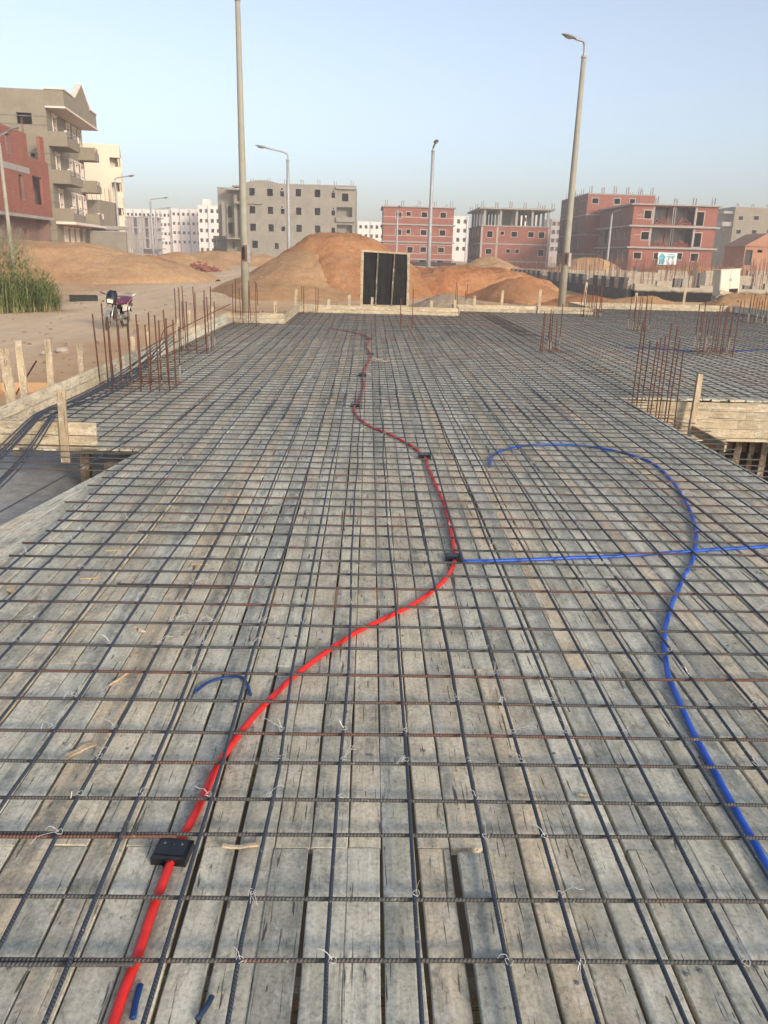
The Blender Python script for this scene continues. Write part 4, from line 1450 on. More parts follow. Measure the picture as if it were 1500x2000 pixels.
    for s in (-1, 1):
        build(MB().tube([(-0.37, 0.25 * s, 1.062), (-0.425, 0.375 * s, 1.082)], 0.019, 8).xf(fr), 'grip', M['hatch'], t, True)
        build(MB().tube([(-0.34, 0.22 * s, 1.05), (-0.33, 0.36 * s, 1.04)], 0.006, 5).xf(fr), 'brake_lever', M['hatch'], t)
        build(MB().lathe((-0.13, 0.21 * s, 0.86), [(0.001, 0), (0.03, 0.005), (0.032, 0.05), (0.001, 0.06)], 8, 'X').xf(fr), 'indicator', M['hatch'], t)
    # crash bar with round ends, tank, seat, rack
    cb = []
    for s in (-1, 1):
        cb.append(build(MB().tube(curve_pts([(-0.36, 0.05 * s, 0.70), (-0.26, 0.24 * s, 0.66), (-0.22, 0.30 * s, 0.52), (-0.32, 0.26 * s, 0.40), (-0.46, 0.08 * s, 0.36)], 5), 0.014, 7).xf(base), 'crash_bar', M['chrome'], t, True))
    tk = MB()
    prof = [(-0.26, 0.04, 0.06, 0.86), (-0.32, 0.12, 0.11, 0.88), (-0.45, 0.155, 0.135, 0.88), (-0.60, 0.14, 0.11, 0.85), (-0.74, 0.09, 0.07, 0.80), (-0.78, 0.03, 0.03, 0.78)]
    for (x, w, h, zc) in prof:
        for j in range(12):
            a = 2 * math.pi * j / 12
            tk.v.append((x, w * math.cos(a), zc + h * math.sin(a)))
    for k in range(len(prof) - 1):
        for j in range(12):
            a_, b_ = k * 12 + j, k * 12 + (j + 1) % 12
            tk.f.append((a_, b_, b_ + 12, a_ + 12))
    tk.f.append(tuple(range(12))[::-1])
    tk.f.append(tuple((len(prof) - 1) * 12 + j for j in range(12)))
    build(tk.xf(base), 'fuel_tank', M['purple'], t, True)
    se = MB()
    prof = [(-0.70, 0.10, 0.80, 0.88), (-0.80, 0.135, 0.78, 0.90), (-1.05, 0.15, 0.78, 0.915), (-1.20, 0.15, 0.82, 0.97), (-1.42, 0.13, 0.85, 0.985), (-1.48, 0.09, 0.88, 0.96)]
    for (x, w, z0, z1) in prof:
        for (yy, zz) in ((-w, z0), (-w, z1 - 0.03), (-w * 0.7, z1), (w * 0.7, z1), (w, z1 - 0.03), (w, z0)):
            se.v.append((x, yy, zz))
    for k in range(len(prof) - 1):
        for j in range(6):
            a_, b_ = k * 6 + j, k * 6 + (j + 1) % 6
            se.f.append((a_, a_ + 6, b_ + 6, b_))
    se.f.append(tuple(range(6)))
    se.f.append(tuple((len(prof) - 1) * 6 + j for j in range(6))[::-1])
    build(se.xf(base), 'seat', M['purple'], t, True)
    rk = MB()
    for s in (-1, 1):
        rk.tube(curve_pts([(-0.98, 0.18 * s, 0.80), (-1.2, 0.19 * s, 0.93), (-1.45, 0.18 * s, 1.03), (-1.66, 0.14 * s, 1.06)], 4), 0.010, 6)
    for x in (-1.45, -1.55, -1.66):
        rk.tube([(x, -0.17, 1.03 + (-1.45 - x) * 0.15), (x, 0.17, 1.03 + (-1.45 - x) * 0.15)], 0.009, 6)
    build(rk.xf(base), 'luggage_rack', M['chrome'], t, True)
    # frame, engine, side panels, exhaust, swing arm, shocks, rear mudguard, stand
    fm = MB()
    fm.tube([(-0.30, 0, 0.86), (-0.42, 0, 0.50), (-0.52, 0, 0.30), (-0.90, 0, 0.28), (-0.95, 0, 0.62), (-0.62, 0, 0.76), (-0.30, 0, 0.86)], 0.022, 7)
    fm.tube([(-0.62, 0.09, 0.75), (-1.40, 0.11, 0.82)], 0.014, 6)
    fm.tube([(-0.62, -0.09, 0.75), (-1.40, -0.11, 0.82)], 0.014, 6)
    build(fm.xf(base), 'frame', M['dark'], t, True)
    en = MB().box(-0.88, -0.50, -0.12, 0.12, 0.26, 0.46)
    en.lathe((-0.60, 0, 0.44), [(0.085, 0), (0.09, 0.03), (0.075, 0.035), (0.09, 0.06), (0.075, 0.065), (0.09, 0.09), (0.075, 0.095), (0.09, 0.12), (0.075, 0.125), (0.08, 0.2), (0.001, 0.2)], 12)
    build(en.xf(base), 'engine', M['engine'], t)
    for s in (-1, 1):
        build(MB().lathe((-0.74, 0.13 * s, 0.36), [(0.11, -0.02), (0.11, 0.02), (0.09, 0.035), (0.001, 0.035)] if s > 0 else [(0.001, -0.035), (0.09, -0.035), (0.11, -0.02), (0.11, 0.02)], 14, 'Y').xf(base), 'engine_cover', M['engine'], t, True)
        build(MB().box(-1.12, -0.86, 0.10 * s - 0.012, 0.10 * s + 0.012, 0.56, 0.74).xf(base), 'side_panel', M['lightglass' if s > 0 else 'purple'], t)
        build(MB().tube([(-1.27, 0.13 * s, 0.30), (-1.18, 0.14 * s, 0.72)], 0.03, 8).xf(base), 'shock_absorber', M['chrome'], t, True)
        build(MB().tube([(-0.90, 0.10 * s, 0.32), (-1.30, 0.11 * s, 0.30)], 0.02, 6).xf(base), 'swing_arm', M['dark'], t, True)
    build(MB().tube(curve_pts([(-0.52, -0.06, 0.52), (-0.44, -0.12, 0.42), (-0.52, -0.17, 0.26), (-0.85, -0.19, 0.24), (-1.05, -0.20, 0.26), (-1.62, -0.21, 0.36)], 4), [0.018] * 16 + [0.03, 0.042, 0.044, 0.044, 0.03], 8).xf(base), 'exhaust', M['chrome'], t, True)
    build(MB().tube(curve_pts([(-0.52, 0.06, 0.52), (-0.42, 0.14, 0.44), (-0.40, 0.19, 0.36), (-0.5, 0.17, 0.26)], 4), 0.016, 6).xf(base), 'exhaust_bend', M['chrome'], t, True)
    rm = MB()
    for i in range(11):
        a = R(20 + i * 13)
        for s in (-1, 0, 1):
            rr = 0.35 - 0.012 * abs(s)
            rm.v.append((-1.27 + rr * math.cos(a), 0.08 * s, 0.32 + rr * math.sin(a)))
    for i in range(10):
        for j in range(2):
            rm.f.append((i * 3 + j, i * 3 + j + 1, i * 3 + j + 4, i * 3 + j + 3))
    build(rm.xf(base), 'rear_mudguard', M['dark'], t, True)
    build(MB().box(-1.62, -1.56, -0.06, 0.06, 0.66, 0.76).xf(base), 'tail_light', M['hatch'], t)
    build(MB().tube([(-0.70, 0.10, 0.28), (-0.66, 0.28, 0.0)], 0.012, 6).xf(base), 'side_stand', M['dark'], t)


motorcycle()


# ------------------------------------------------------------------ reed bush
def reeds():
    c = P(4, 615, -0.5)
    t = thing('reed_bush', (c.x - 1.0, c.y + 1.2, -0.5), 'dense green reed bush at the left edge of the picture', 'bush')
    lv, dr, pl, l2 = MB(), MB(), MB(), MB()

    def blade(mb, p, az, L, w, droop, up0):
        d = Vector((math.cos(az), math.sin(az), 0))
        s = Vector((-math.sin(az), math.cos(az), 0))
        i0 = len(mb.v)
        n = 4
        for k in range(n + 1):
            u = k / n
            pos = p + d * (L * (up0 * u + droop * u * u)) + Vector((0, 0, L * (u * (1 - 0.25 * up0) - droop * 0.9 * u * u)))
            ww = w * (1 - u) ** 0.7 if k else w * 0.6
            mb.v += [tuple(pos - s * ww), tuple(pos + s * ww)]
        for k in range(n):
            a = i0 + 2 * k
            mb.f.append((a, a + 1, a + 3, a + 2))

    for k in range(1050):
        u, a = math.sqrt(random.random()), random.uniform(0, 6.28)
        x, y = c.x - 0.55 + 1.95 * u * math.cos(a), c.y + 1.3 + 1.5 * u * math.sin(a)
        hmax = (2.6 - 1.6 * u ** 2.0) * random.uniform(0.3, 1.0)
        z0 = g_base(x, y) - 0.05
        out = math.atan2(y - c.y - 1.3, x - c.x + 0.55) + random.uniform(-0.8, 0.8)
        blade(lv if random.random() < 0.55 else l2, Vector((x, y, z0)), out, hmax, random.uniform(0.010, 0.020), random.uniform(0.02, 0.34), random.uniform(0.0, 0.22))
        for q in range(8):
            z = z0 + hmax * random.uniform(0.2, 0.95)
            blade(lv if random.random() < 0.6 else l2, Vector((x, y, z)), random.uniform(0, 6.28), random.uniform(0.2, 0.55), random.uniform(0.010, 0.020), random.uniform(0.4, 1.0), random.uniform(0.4, 1.0))
    for k in range(480):
        u, a = math.sqrt(random.random()), random.uniform(0, 6.28)
        x, y = c.x - 0.55 + 2.1 * u * math.cos(a), c.y + 1.0 + 1.5 * u * math.sin(a)
        blade(dr, Vector((x, y, g_base(x, y))), random.uniform(0, 6.28), random.uniform(0.3, 1.3), 0.012, random.uniform(0.2, 0.7), random.uniform(0.3, 0.9))
    for k in range(120):
        u, a = math.sqrt(random.random()) * 0.8, random.uniform(0, 6.28)
        x, y = c.x - 0.7 + 1.7 * u * math.cos(a), c.y + 1.3 + 1.3 * u * math.sin(a)
        h = 3.05 - 1.3 * u * u
        dxy = Vector((math.cos(a), math.sin(a), 0)) * 0.25
        for q in range(55):
            f = random.random()
            p = Vector((x, y, g_base(x, y) + h - 0.75 + 0.75 * f)) + dxy * f
            blade(pl, p, random.uniform(0, 6.28), random.uniform(0.08, 0.24) * (1.2 - f), 0.005, random.uniform(0, 0.4), random.uniform(0.3, 0.9))
    build(lv, 'leaf_blades', M['leaf'], t)
    build(l2, 'pale_leaf_blades', M['leaf_pale'], t)
    build(dr, 'dry_blades', M['leaf_dry'], t)
    build(pl, 'plumes', M['plume'], t)


reeds()


# ------------------------------------------------------------------ buildings
def wall(parent, org, u, n, W, z0, z1, ops, mat, th=0.25, name='wall'):
    """upright wall with true openings; org = outer foot corner, u along, n outward"""
    org, u, n = Vector(org), Vector(u), Vector(n)
    us = sorted({0.0, W} | {min(max(o[0], 0), W) for o in ops} | {min(max(o[1], 0), W) for o in ops})
    zs = sorted({z0, z1} | {min(max(o[2], z0), z1) for o in ops} | {min(max(o[3], z0), z1) for o in ops})
    mb = MB()

    def pt(a, z, d=0.0):
        q = org + u * a - n * d
        return (q.x, q.y, z)

    for i in range(len(us) - 1):
        for j in range(len(zs) - 1):
            ca, cz = (us[i] + us[i + 1]) / 2, (zs[j] + zs[j + 1]) / 2
            if any(o[0] < ca < o[1] and o[2] < cz < o[3] for o in ops):
                continue
            a, b, c, d = us[i], us[i + 1], zs[j], zs[j + 1]
            mb.quad(pt(a, c), pt(b, c), pt(b, d), pt(a, d))
            mb.quad(pt(b, c, th), pt(a, c, th), pt(a, d, th), pt(b, d, th))
    for (a, b, c, d) in [(0, W, z0, z1)] + [(max(o[0], 0), min(o[1], W), max(o[2], z0), min(o[3], z1)) for o in ops]:
        mb.quad(pt(a, c), pt(b, c), pt(b, c, th), pt(a, c, th))
        mb.quad(pt(a, d), pt(b, d), pt(b, d, th), pt(a, d, th))
        mb.quad(pt(a, c), pt(a, d), pt(a, d, th), pt(a, c, th))
        mb.quad(pt(b, c), pt(b, d), pt(b, d, th), pt(b, c, th))
    return build(mb, name, mat, parent)


def window_frame(parent, org, u, n, o, mat, fw=0.10, proud=0.03, deep=0.12, name='window', sill=False, pane=None):
    org, u, n = Vector(org), Vector(u), Vector(n)
    a, b, c, d = o
    mb = MB()

    def bx(a0, a1, c0, c1, d0, d1):
        i = len(mb.v)
        for z in (c0, c1):
            for dd in (d0, d1):
                for aa in (a0, a1):
                    q = org + u * aa - n * dd
                    mb.v.append((q.x, q.y, z))
        for f in ((0, 2, 3, 1), (4, 5, 7, 6), (0, 1, 5, 4), (2, 6, 7, 3), (0, 4, 6, 2), (1, 3, 7, 5)):
            mb.f.append(tuple(i + k for k in f))

    bx(a - fw, a + 0.02, c, d, -proud, deep)
    bx(b - 0.02, b + fw, c, d, -proud, deep)
    bx(a - fw, b + fw, d - 0.02, d + fw, -proud - 0.003, deep)
    bx(a - fw - (0.06 if sill else 0), b + fw + (0.06 if sill else 0), c - fw, c + 0.02, -proud - (0.06 if sill else 0.003), deep)
    w = build(mb, name, mat, parent)
    if pane is not None:
        m2 = MB()
        for dd in (0.10,):
            q = [org + u * aa - n * dd for aa in (a, b)]
            m2.quad((q[0].x, q[0].y, c), (q[1].x, q[1].y, c), (q[1].x, q[1].y, d), (q[0].x, q[0].y, d))
        build(m2, 'pane', pane, w)
    return w


def roof_bars(parent, x0, x1, y0, y1, z, nx, ny, h=0.8, r=0.02):
    """clusters of column bars left standing on a roof"""
    for i in range(nx):
        for j in range(ny):
            if 0 < i < nx - 1 and 0 < j < ny - 1:
                continue
            x = x0 + (x1 - x0) * i / max(1, nx - 1)
            y = y0 + (y1 - y0) * j / max(1, ny - 1)
            mb = MB()
            for k in range(4):
                dx, dy = (k % 2) * 0.35, (k // 2) * 0.25
                mb.tube([(x + dx, y + dy, z - 0.05), (x + dx + random.uniform(-0.06, 0.06), y + dy, z + h * random.uniform(0.7, 1.1))], r, 4)
            build(mb, 'roof_bars', M['bar_far'], parent)


def block(name, label, cat, x0, x1, y0, y1, z0, z1, wmat, smat, slabs, front=(), left=(), right=(), fmat=None, fw=0.10, pane=None, roof=True, proud=0.05, side_mat=None, group=None, sill=False):
    """one house: four walls with openings, storey slabs, window surrounds.  openings: (u0,u1,z0,z1);
    front u runs from x0 to x1; left u runs from far to near; right u from near to far"""
    t = thing(name, ((x0 + x1) / 2, y0, z0), label, cat, group)
    sm = side_mat or wmat
    wall(t, (x0, y0, 0), (1, 0, 0), (0, -1, 0), x1 - x0, z0, z1, list(front), wmat)
    wall(t, (x0, y1, 0), (0, -1, 0), (-1, 0, 0), y1 - y0 - 0.26, z0, z1, list(left), sm)
    wall(t, (x1, y0 + 0.26, 0), (0, 1, 0), (1, 0, 0), y1 - y0 - 0.26, z0, z1, list(right), sm)
    wall(t, (x1 - 0.26, y1, 0), (-1, 0, 0), (0, 1, 0), x1 - x0 - 0.52, z0, z1, [], sm)
    if fmat:
        for o in front:
            window_frame(t, (x0, y0, 0), (1, 0, 0), (0, -1, 0), o, fmat, fw, pane=pane, sill=sill)
        for o in left:
            window_frame(t, (x0, y1, 0), (0, -1, 0), (-1, 0, 0), o, fmat, fw, pane=pane, sill=sill)
        for o in right:
            window_frame(t, (x1, y0 + 0.26, 0), (0, 1, 0), (1, 0, 0), o, fmat, fw, pane=pane, sill=sill)
    for z in slabs:
        build(MB().box(x0 - proud, x1 + proud, y0 - proud, y1 + proud, z - 0.11, z + 0.11), 'floor_slab', smat, t)
    # inner partition added to block light; its dark colour stands in for shade
    ym = (y0 + y1) / 2
    build(MB().box(x0 + 0.27, x1 - 0.27, ym, ym + 0.15, z0, z1 - 0.12), 'light_blocker', M['room_shade'], t)
    build(MB().box(x0 + 2.6, x0 + 2.75, y0 + 0.27, ym - 0.01, z0, z1 - 0.12), 'light_blocker', M['room_shade'], t)
    if roof:
        build(MB().box(x0 - proud - 0.02, x1 + proud + 0.02, y0 - proud - 0.02, y1 + proud + 0.02, z1, z1 + 0.18), 'roof_slab', smat, t)
    return t


def rects_px(Y, x0, rects, ox, oy, sc):
    """openings read off an enlarged crop -> (u0,u1,z0,z1) on the plane Y"""
    out = []
    for (a, b, c, d) in rects:
        pa = PY(ox + a / sc, oy + (c + d) / 2 / sc, Y)
        pb = PY(ox + b / sc, oy + (c + d) / 2 / sc, Y)
        pm0 = PY(ox + (a + b) / 2 / sc, oy + d / sc, Y)
        pm1 = PY(ox + (a + b) / 2 / sc, oy + c / sc, Y)
        out.append((pa.x - x0, pb.x - x0, pm0.z, pm1.z))
    return out


# --- grey central house
Y5 = 138.0
x0 = PY(400 + 335 / 4.167, 480, Y5).x
x1 = PY(400 + 1222 / 4.167, 480, Y5).x
r5 = [(360, 408, 445, 510), (505, 555, 450, 515), (613, 645, 470, 517), (738, 785, 452, 517), (892, 942, 458, 523), (1030, 1062, 483, 530), (1115, 1170, 490, 557), (617, 635, 447, 464), (1038, 1054, 466, 479),
      (362, 412, 592, 655), (512, 558, 597, 660), (617, 650, 614, 660), (741, 788, 604, 667), (893, 942, 608, 670), (1030, 1062, 627, 672), (620, 637, 594, 609), (1040, 1056, 607, 621),
      (368, 417, 735, 797), (517, 563, 740, 802), (622, 655, 757, 800), (743, 791, 745, 806), (895, 942, 750, 812), (1030, 1062, 770, 815),
      (385, 433, 873, 937), (568, 604, 893, 945), (743, 791, 893, 950)]
ops5 = rects_px(Y5, x0, r5, 400, 260, 4.167)
log5 = rects_px(Y5, x0, [(1075, 1200, 603, 684), (1075, 1200, 746, 815)], 400, 260, 4.167)
zr5 = PY(600, 362.5, Y5).z
B5 = block('apartment_house', 'grey cement four-storey house with dark square windows behind the big heap', 'house', x0, x1, Y5, Y5 + 14, 0.2, zr5, M['render_centre'], M['render_centre'], [], ops5 + log5, left=[], fmat=None, proud=0.0)
for o in ops5:
    window_frame(B5, (x0, Y5, 0), (1, 0, 0), (0, -1, 0), o, M['concrete'], 0.05, 0.02, 0.15)
for o in log5:
    # recessed balcony with a window in its back wall
    build(MB().box(x0 + o[0], x0 + o[1], Y5 + 1.4, Y5 + 1.6, o[2] - 0.3, o[3] + 0.05), 'balcony_back', M['render_centre'], B5)
    w_ = (o[1] - o[0])
    window_frame(B5, (x0, Y5 + 1.4, 0), (1, 0, 0), (0, -1, 0), (o[0] + w_ * 0.36, o[0] + w_ * 0.74, o[2] + 0.15, o[3] - 0.25), M['concrete'], 0.06, 0.03, 0.02, pane=M['pane'])
    build(MB().box(x0 + o[0] - 0.1, x0 + o[1] + 0.5, Y5 - 0.45, Y5 - 0.002, o[2] - 0.75, o[2] + 0.0), 'balcony_parapet', M['render_centre'], B5)
o = rects_px(Y5, x0, [(1070, 1235, 440, 458)], 400, 260, 4.167)[0]
build(MB().box(x0 + o[0], x0 + o[1], Y5 - 0.5, Y5 - 0.002, o[2], o[3]), 'roof_canopy', M['concrete'], B5)
roof_bars(B5, x0 + 1, x1 - 0.8, Y5 + 0.5, Y5 + 12, zr5 + 0.1, 7, 2, 0.9, 0.035)
m = MB()
for k in range(11):
    a = k / 10
    m.v += [(x0 + 0.1 + 5.5 * a, Y5 + 0.1, zr5 + 0.18), (x0 + 0.1 + 5.5 * a, Y5 + 0.1, zr5 + 0.2 + 0.45 * math.sin(math.pi * a)), (x0 + 0.1 + 5.5 * a, Y5 + 0.4, zr5 + 0.2 + 0.45 * math.sin(math.pi * a))]
for k in range(10):
    m.f += [(k * 3, k * 3 + 3, k * 3 + 4, k * 3 + 1), (k * 3 + 1, k * 3 + 4, k * 3 + 5, k * 3 + 2)]
build(m, 'arched_parapet', M['render_centre'], B5)
# its left wing with balconies
xl, xr = PY(400 + 118 / 4.167, 480, Y5 + 3).x, x0 - 0.02
zl = PY(435, 368, Y5 + 3).z
wl = rects_px(Y5 + 3, xl, [(185, 222, 590, 690), (190, 230, 725, 820), (225, 245, 880, 945)], 400, 260, 4.167)
B5w = block('apartment_house', 'shaded left wing of the grey house with narrow tall openings and balconies', 'house', xl, xr, Y5 + 3, Y5 + 13, 0.2, zl, M['render_centre'], M['render_centre'], [], wl, proud=0.02, fmat=None)
for o in wl:
    window_frame(B5w, (xl, Y5 + 3, 0), (1, 0, 0), (0, -1, 0), o, M['concrete'], 0.07, 0.06, 0.15)
for zz in rects_px(Y5, xl, [(245, 470, 560, 576), (120, 350, 850, 862)], 400, 260, 4.167):
    build(MB().box(xl + zz[0], xl + zz[1], Y5 - 0.9 if zz is None else Y5 - 0.35, Y5 + 2.99, zz[2], zz[3]), 'ledge', M['render_centre'], B5w)
for (a, b, c, d) in [(165, 290, 448, 462), (225, 292, 425, 438)]:
    o = rects_px(Y5, xl, [(a, b, c, d)], 400, 260, 4.167)[0]
    build(MB().box(xl + o[0], xl + o[1], Y5 - 0.8, Y5 + 2.98, o[2], o[3]), 'roof_canopy', M['concrete'], B5w)
for (a, b) in [(240, 262), (140, 165)]:
    o = rects_px(Y5 + 1.2, xl, [(a, b, 500 if a > 200 else 560, 860)], 400, 260, 4.167)[0]
    build(MB().box(xl + o[0], xl + o[1], Y5 + 1.2, Y5 + 2.97, o[2], o[3]), 'pier', M['render_centre'], B5w)
ob = rects_px(Y5 - 3, 0, [(70, 290, 838, 960)], 400, 260, 4.167)[0]
dk = thing('site_fence', ((ob[0] + ob[1]) / 2, Y5 - 3, 0.2), 'dark corrugated site fence at the left foot of the grey house', 'fence')
nn = 12
for k in range(nn):
    a = ob[0] + (ob[1] - ob[0]) * 0.5 * k / nn
    b = ob[0] + (ob[1] - ob[0]) * 0.5 * (k + 1) / nn
    build(MB().box(a + 0.01, b - 0.01, Y5 - 3 + 0.03 * (k % 2), Y5 - 2.95 + 0.03 * (k % 2), 0.1, ob[3]), 'panel', M['dark'], dk)

# --- first brick house
Y7 = 142.0
xa, xb = PY(748, 450, Y7).x, PY(885, 450, Y7).x
r7 = [(210, 255, 215, 260), (292, 325, 212, 245), (407, 453, 215, 258), (552, 598, 217, 260), (207, 253, 347, 390), (290, 322, 347, 382), (400, 447, 352, 392), (546, 592, 353, 396), (297, 340, 482, 528), (398, 443, 484, 523), (535, 580, 487, 526),
      (388, 443, 583, 604), (525, 578, 585, 607)]
o7 = rects_px(Y7, xa, r7, 720, 360, 3.947)
z7 = PY(815, 405.5, Y7).z
sl7 = [PY(815, 360 + v / 3.947, Y7).z for v in (312, 446, 577)]
B7 = block('brick_house', 'first red brick shell with three rows of square windows right of the heap', 'house', xa, xb, Y7, Y7 + 13, -0.1, z7, M['brick'], M['concrete'], sl7, o7, fmat=M['stone_pale'], fw=0.09, proud=0.30, side_mat=M['brick_dull_shaded'])
roof_bars(B7, xa + 0.3, xb - 0.6, Y7 + 0.4, Y7 + 11, z7 + 0.15, 5, 2, 1.0, 0.035)
for v in (255, 398, 465, 535):
    z = PY(815, 360 + v / 3.947, Y7).z
    build(MB().box(xa + 0.01, xb - 0.01, Y7 - 0.025, Y7 - 0.002, z - 0.05, z + 0.05), 'string_course', M['stone_pale'], B7)
lw = thing('site_wall', (xa + 5, Y7 - 12, 0), 'low dark wall in front of the first brick house', 'wall')
q0, q1 = PY(795, 518, Y7 - 12), PY(890, 520, Y7 - 12)
build(MB().box(q0.x, q1.x, Y7 - 12, Y7 - 11.8, -0.3, q0.z + 0.55), 'panel', M['dark'], lw)

# --- second brick house with open concrete top storey
Y9 = 138.0
xa, xb = PY(720 + 868 / 3.947, 450, Y9).x, PY(720 + 1400 / 3.947, 450, Y9).x
r9 = [(912, 956, 360, 409), (1015, 1045, 363, 391), (1100, 1145, 365, 405), (1230, 1273, 367, 408), (1310, 1355, 368, 416), (902, 947, 497, 538), (1059, 1089, 499, 529), (1129, 1159, 500, 532), (1306, 1350, 503, 553), (890, 943, 597, 618), (1032, 1086, 599, 620)]
o9 = rects_px(Y9, xa, r9, 720, 360, 3.947)
zt9 = PY(1000, 360 + 328 / 3.947, Y9).z
zr9 = PY(1000, 360 + 195 / 3.947, Y9).z
sl9 = [PY(1000, 360 + v / 3.947, Y9).z for v in (462, 596)]
left9 = []
for c in range(4):
    for zz in (0.9, 3.9):
        left9.append((2.0 + c * 3.6, 3.1 + c * 3.6, sl9[1] + zz, sl9[1] + zz + 1.3))
B9 = block('brick_house', 'second brick shell topped by an open storey of bare concrete columns', 'house', xa, xb, Y9, Y9 + 17, -0.1, zt9, M['brick'], M['concrete'], sl9, o9, left=left9, fmat=M['stone_pale'], fw=0.07, proud=0.10, side_mat=M['brick_dull_shaded'])
nx, ny = 5, 5
for i in range(nx):
    for j in range(ny):
        x = xa + 0.3 + (xb - xa - 0.9) * i / (nx - 1)
        y = Y9 + 0.2 + 15.8 * j / (ny - 1)
        build(MB().box(x, x + 0.38, y, y + 0.38, zt9 + 0.18, zr9), 'column', M['concrete'], B9)
build(MB().box(xa - 0.5, xb + 0.5, Y9 - 0.5, Y9 + 17.3, zr9, zr9 + 0.25), 'roof_slab', M['concrete'], B9)
build(MB().box(xa + 4.2, xa + 7.2, Y9 + 7, Y9 + 7.2, zt9 + 0.18, zr9 - 0.01), 'stair_wall', M['concrete'], B9)
roof_bars(B9, xa - 0.2, xb, Y9 - 0.1, Y9 + 15, zr9 + 0.2, 6, 3, 1.0, 0.035)
for fx in (0.0, 0.225, 0.97):
    x = xa + (xb - xa) * fx
    build(MB().box(x - 0.02, x + 0.28, Y9 - 0.03, Y9 - 0.002, 0.3, zt9 - 0.13), 'pier', M['stone_pale'], B9)

# --- brick house with loggias and banner
Y11 = 115.0
xa, xb = PY(1060 + 590 / 3.409, 450, Y11).x, PY(1060 + 1150 / 3.409, 450, Y11).x
r11w = [(676, 725, 207, 263), (655, 707, 350, 403), (605, 655, 487, 530), (738, 790, 489, 533), (890, 927, 492, 535), (983, 1034, 494, 546)]
r11d = [(1022, 1073, 217, 312), (1002, 1054, 358, 452)]
r11l = [(745, 865, 183, 300), (885, 1012, 187, 305), (722, 848, 325, 446), (866, 995, 328, 450)]
o11 = rects_px(Y11, xa, r11w, 1060, 350, 3.409)
d11 = rects_px(Y11, xa, r11d, 1060, 350, 3.409)
l11 = rects_px(Y11, xa, r11l, 1060, 350, 3.409)
z11 = PY(1320, 350 + 178 / 3.409, Y11).z
sl11 = [PY(1300, 350 + v / 3.409, Y11).z for v in (316, 459, 590)]
left11 = []
for c in range(6):
    for k, zz in enumerate((0.9, 4.0, 7.1)):
        w_ = 0.85 if c in (0, 2, 3, 4, 5) else 1.9
        z_ = sl11[2] + zz * 0.96
        left11.append((0.8 + c * 2.6, 0.8 + c * 2.6 + w_, z_ - (0.7 if w_ > 1 else 0), z_ + 1.3))
left11 = [o for o in left11 if o[3] < z11 - 0.2]
B11 = block('brick_house', 'unfinished brick house with open upper balconies and a banner', 'house', xa, xb, Y11, Y11 + 16.5, 0.0, z11, M['brick'], M['concrete'], sl11[:2], o11 + d11 + l11, left=left11, fmat=None, proud=0.45, side_mat=M['brick_dull_shaded'])
for o in o11 + d11:
    window_frame(B11, (xa, Y11, 0), (1, 0, 0), (0, -1, 0), o, M['stone_pale'], 0.09, 0.03, 0.1)
for o in left11:
    window_frame(B11, (xa, Y11 + 16.5, 0), (0, -1, 0), (-1, 0, 0), o, M['concrete'], 0.10, 0.02, 0.1)
for o in l11:
    for xx in (o[0] - 0.30, o[1] + 0.02):
        build(MB().box(xa + xx, xa + xx + 0.28, Y11 - 0.02, Y11 + 0.3, o[2], o[3]), 'column', M['concrete'], B11)
    build(MB().box(xa + o[0] - 0.1, xa + o[1] + 0.1, Y11 + 3.0, Y11 + 3.2, o[2] - 0.2, o[3] + 0.2), 'loggia_back', M['brick_dull_shaded'], B11)
    mid = (o[0] + o[1]) / 2
    build(MB().box(xa + mid - 0.1, xa + mid + 0.9, Y11 + 2.95, Y11 + 2.995, o[2], o[2] + 2.1), 'doorway', M['pane'], B11)
    # heaps of loose bricks in the balcony mouth
    mb = MB()
    for k in range(70):
        a = random.random()
        x = xa + o[0] + 0.3 + (o[1] - o[0] - 0.6) * a
        z = o[2] + 0.06 + random.random() * 0.75 * math.sin(math.pi * a) ** 0.7
        mb.box(-0.13, 0.13, -0.06, 0.06, -0.05, 0.05, Matrix.Translation((x, Y11 + 0.4 + random.uniform(-0.1, 0.4), z)) @ Matrix.Rotation(random.uniform(0, 3), 4, (random.random(), random.random(), 1)))
    ob = build(mb, 'brick_rubble', M['brick'], B11)
    ob['kind'] = 'stuff'
roof_bars(B11, xa + 0.4, xb - 0.8, Y11 + 0.3, Y11 + 15, z11 + 0.15, 5, 2, 1.0, 0.035)
for v in (238, 262, 370):
    z = PY(1250, 350 + v / 3.409, Y11).z
    build(MB().box(xa + 0.4, xa + o11[0][0] - 0.16, Y11 - 0.02, Y11 - 0.002, z - 0.04, z + 0.04), 'string_course', M['stone_pale'], B11)
bn = rects_px(Y11 - 0.3, 0, [(765, 892, 489, 570)], 1060, 350, 3.409)[0]
ban = thing('banner', (bn[0], Y11 - 0.3, bn[2]), 'white and teal printed banner on the brick house', 'banner')
yb = Y11 - 0.3
build(MB().box(bn[0], bn[1], yb, yb + 0.03, bn[2], bn[3]), 'sheet', M['banner'], ban)
bw, bh = bn[1] - bn[0], bn[3] - bn[2]
mb = MB()
mb.quad((bn[0] + 0.02, yb - 0.006, bn[3] - bh * 0.42), (bn[0] + bw * 0.22, yb - 0.006, bn[3] - bh * 0.02), (bn[0] + bw * 0.44, yb - 0.006, bn[3] - bh * 0.40), (bn[0] + bw * 0.40, yb - 0.006, bn[3] - bh * 0.46))
mb.quad((bn[0] + bw * 0.08, yb - 0.006, bn[3] - bh * 0.95), (bn[0] + bw * 0.38, yb - 0.006, bn[3] - bh * 0.95), (bn[0] + bw * 0.38, yb - 0.006, bn[3] - bh * 0.47), (bn[0] + bw * 0.08, yb - 0.006, bn[3] - bh * 0.47))
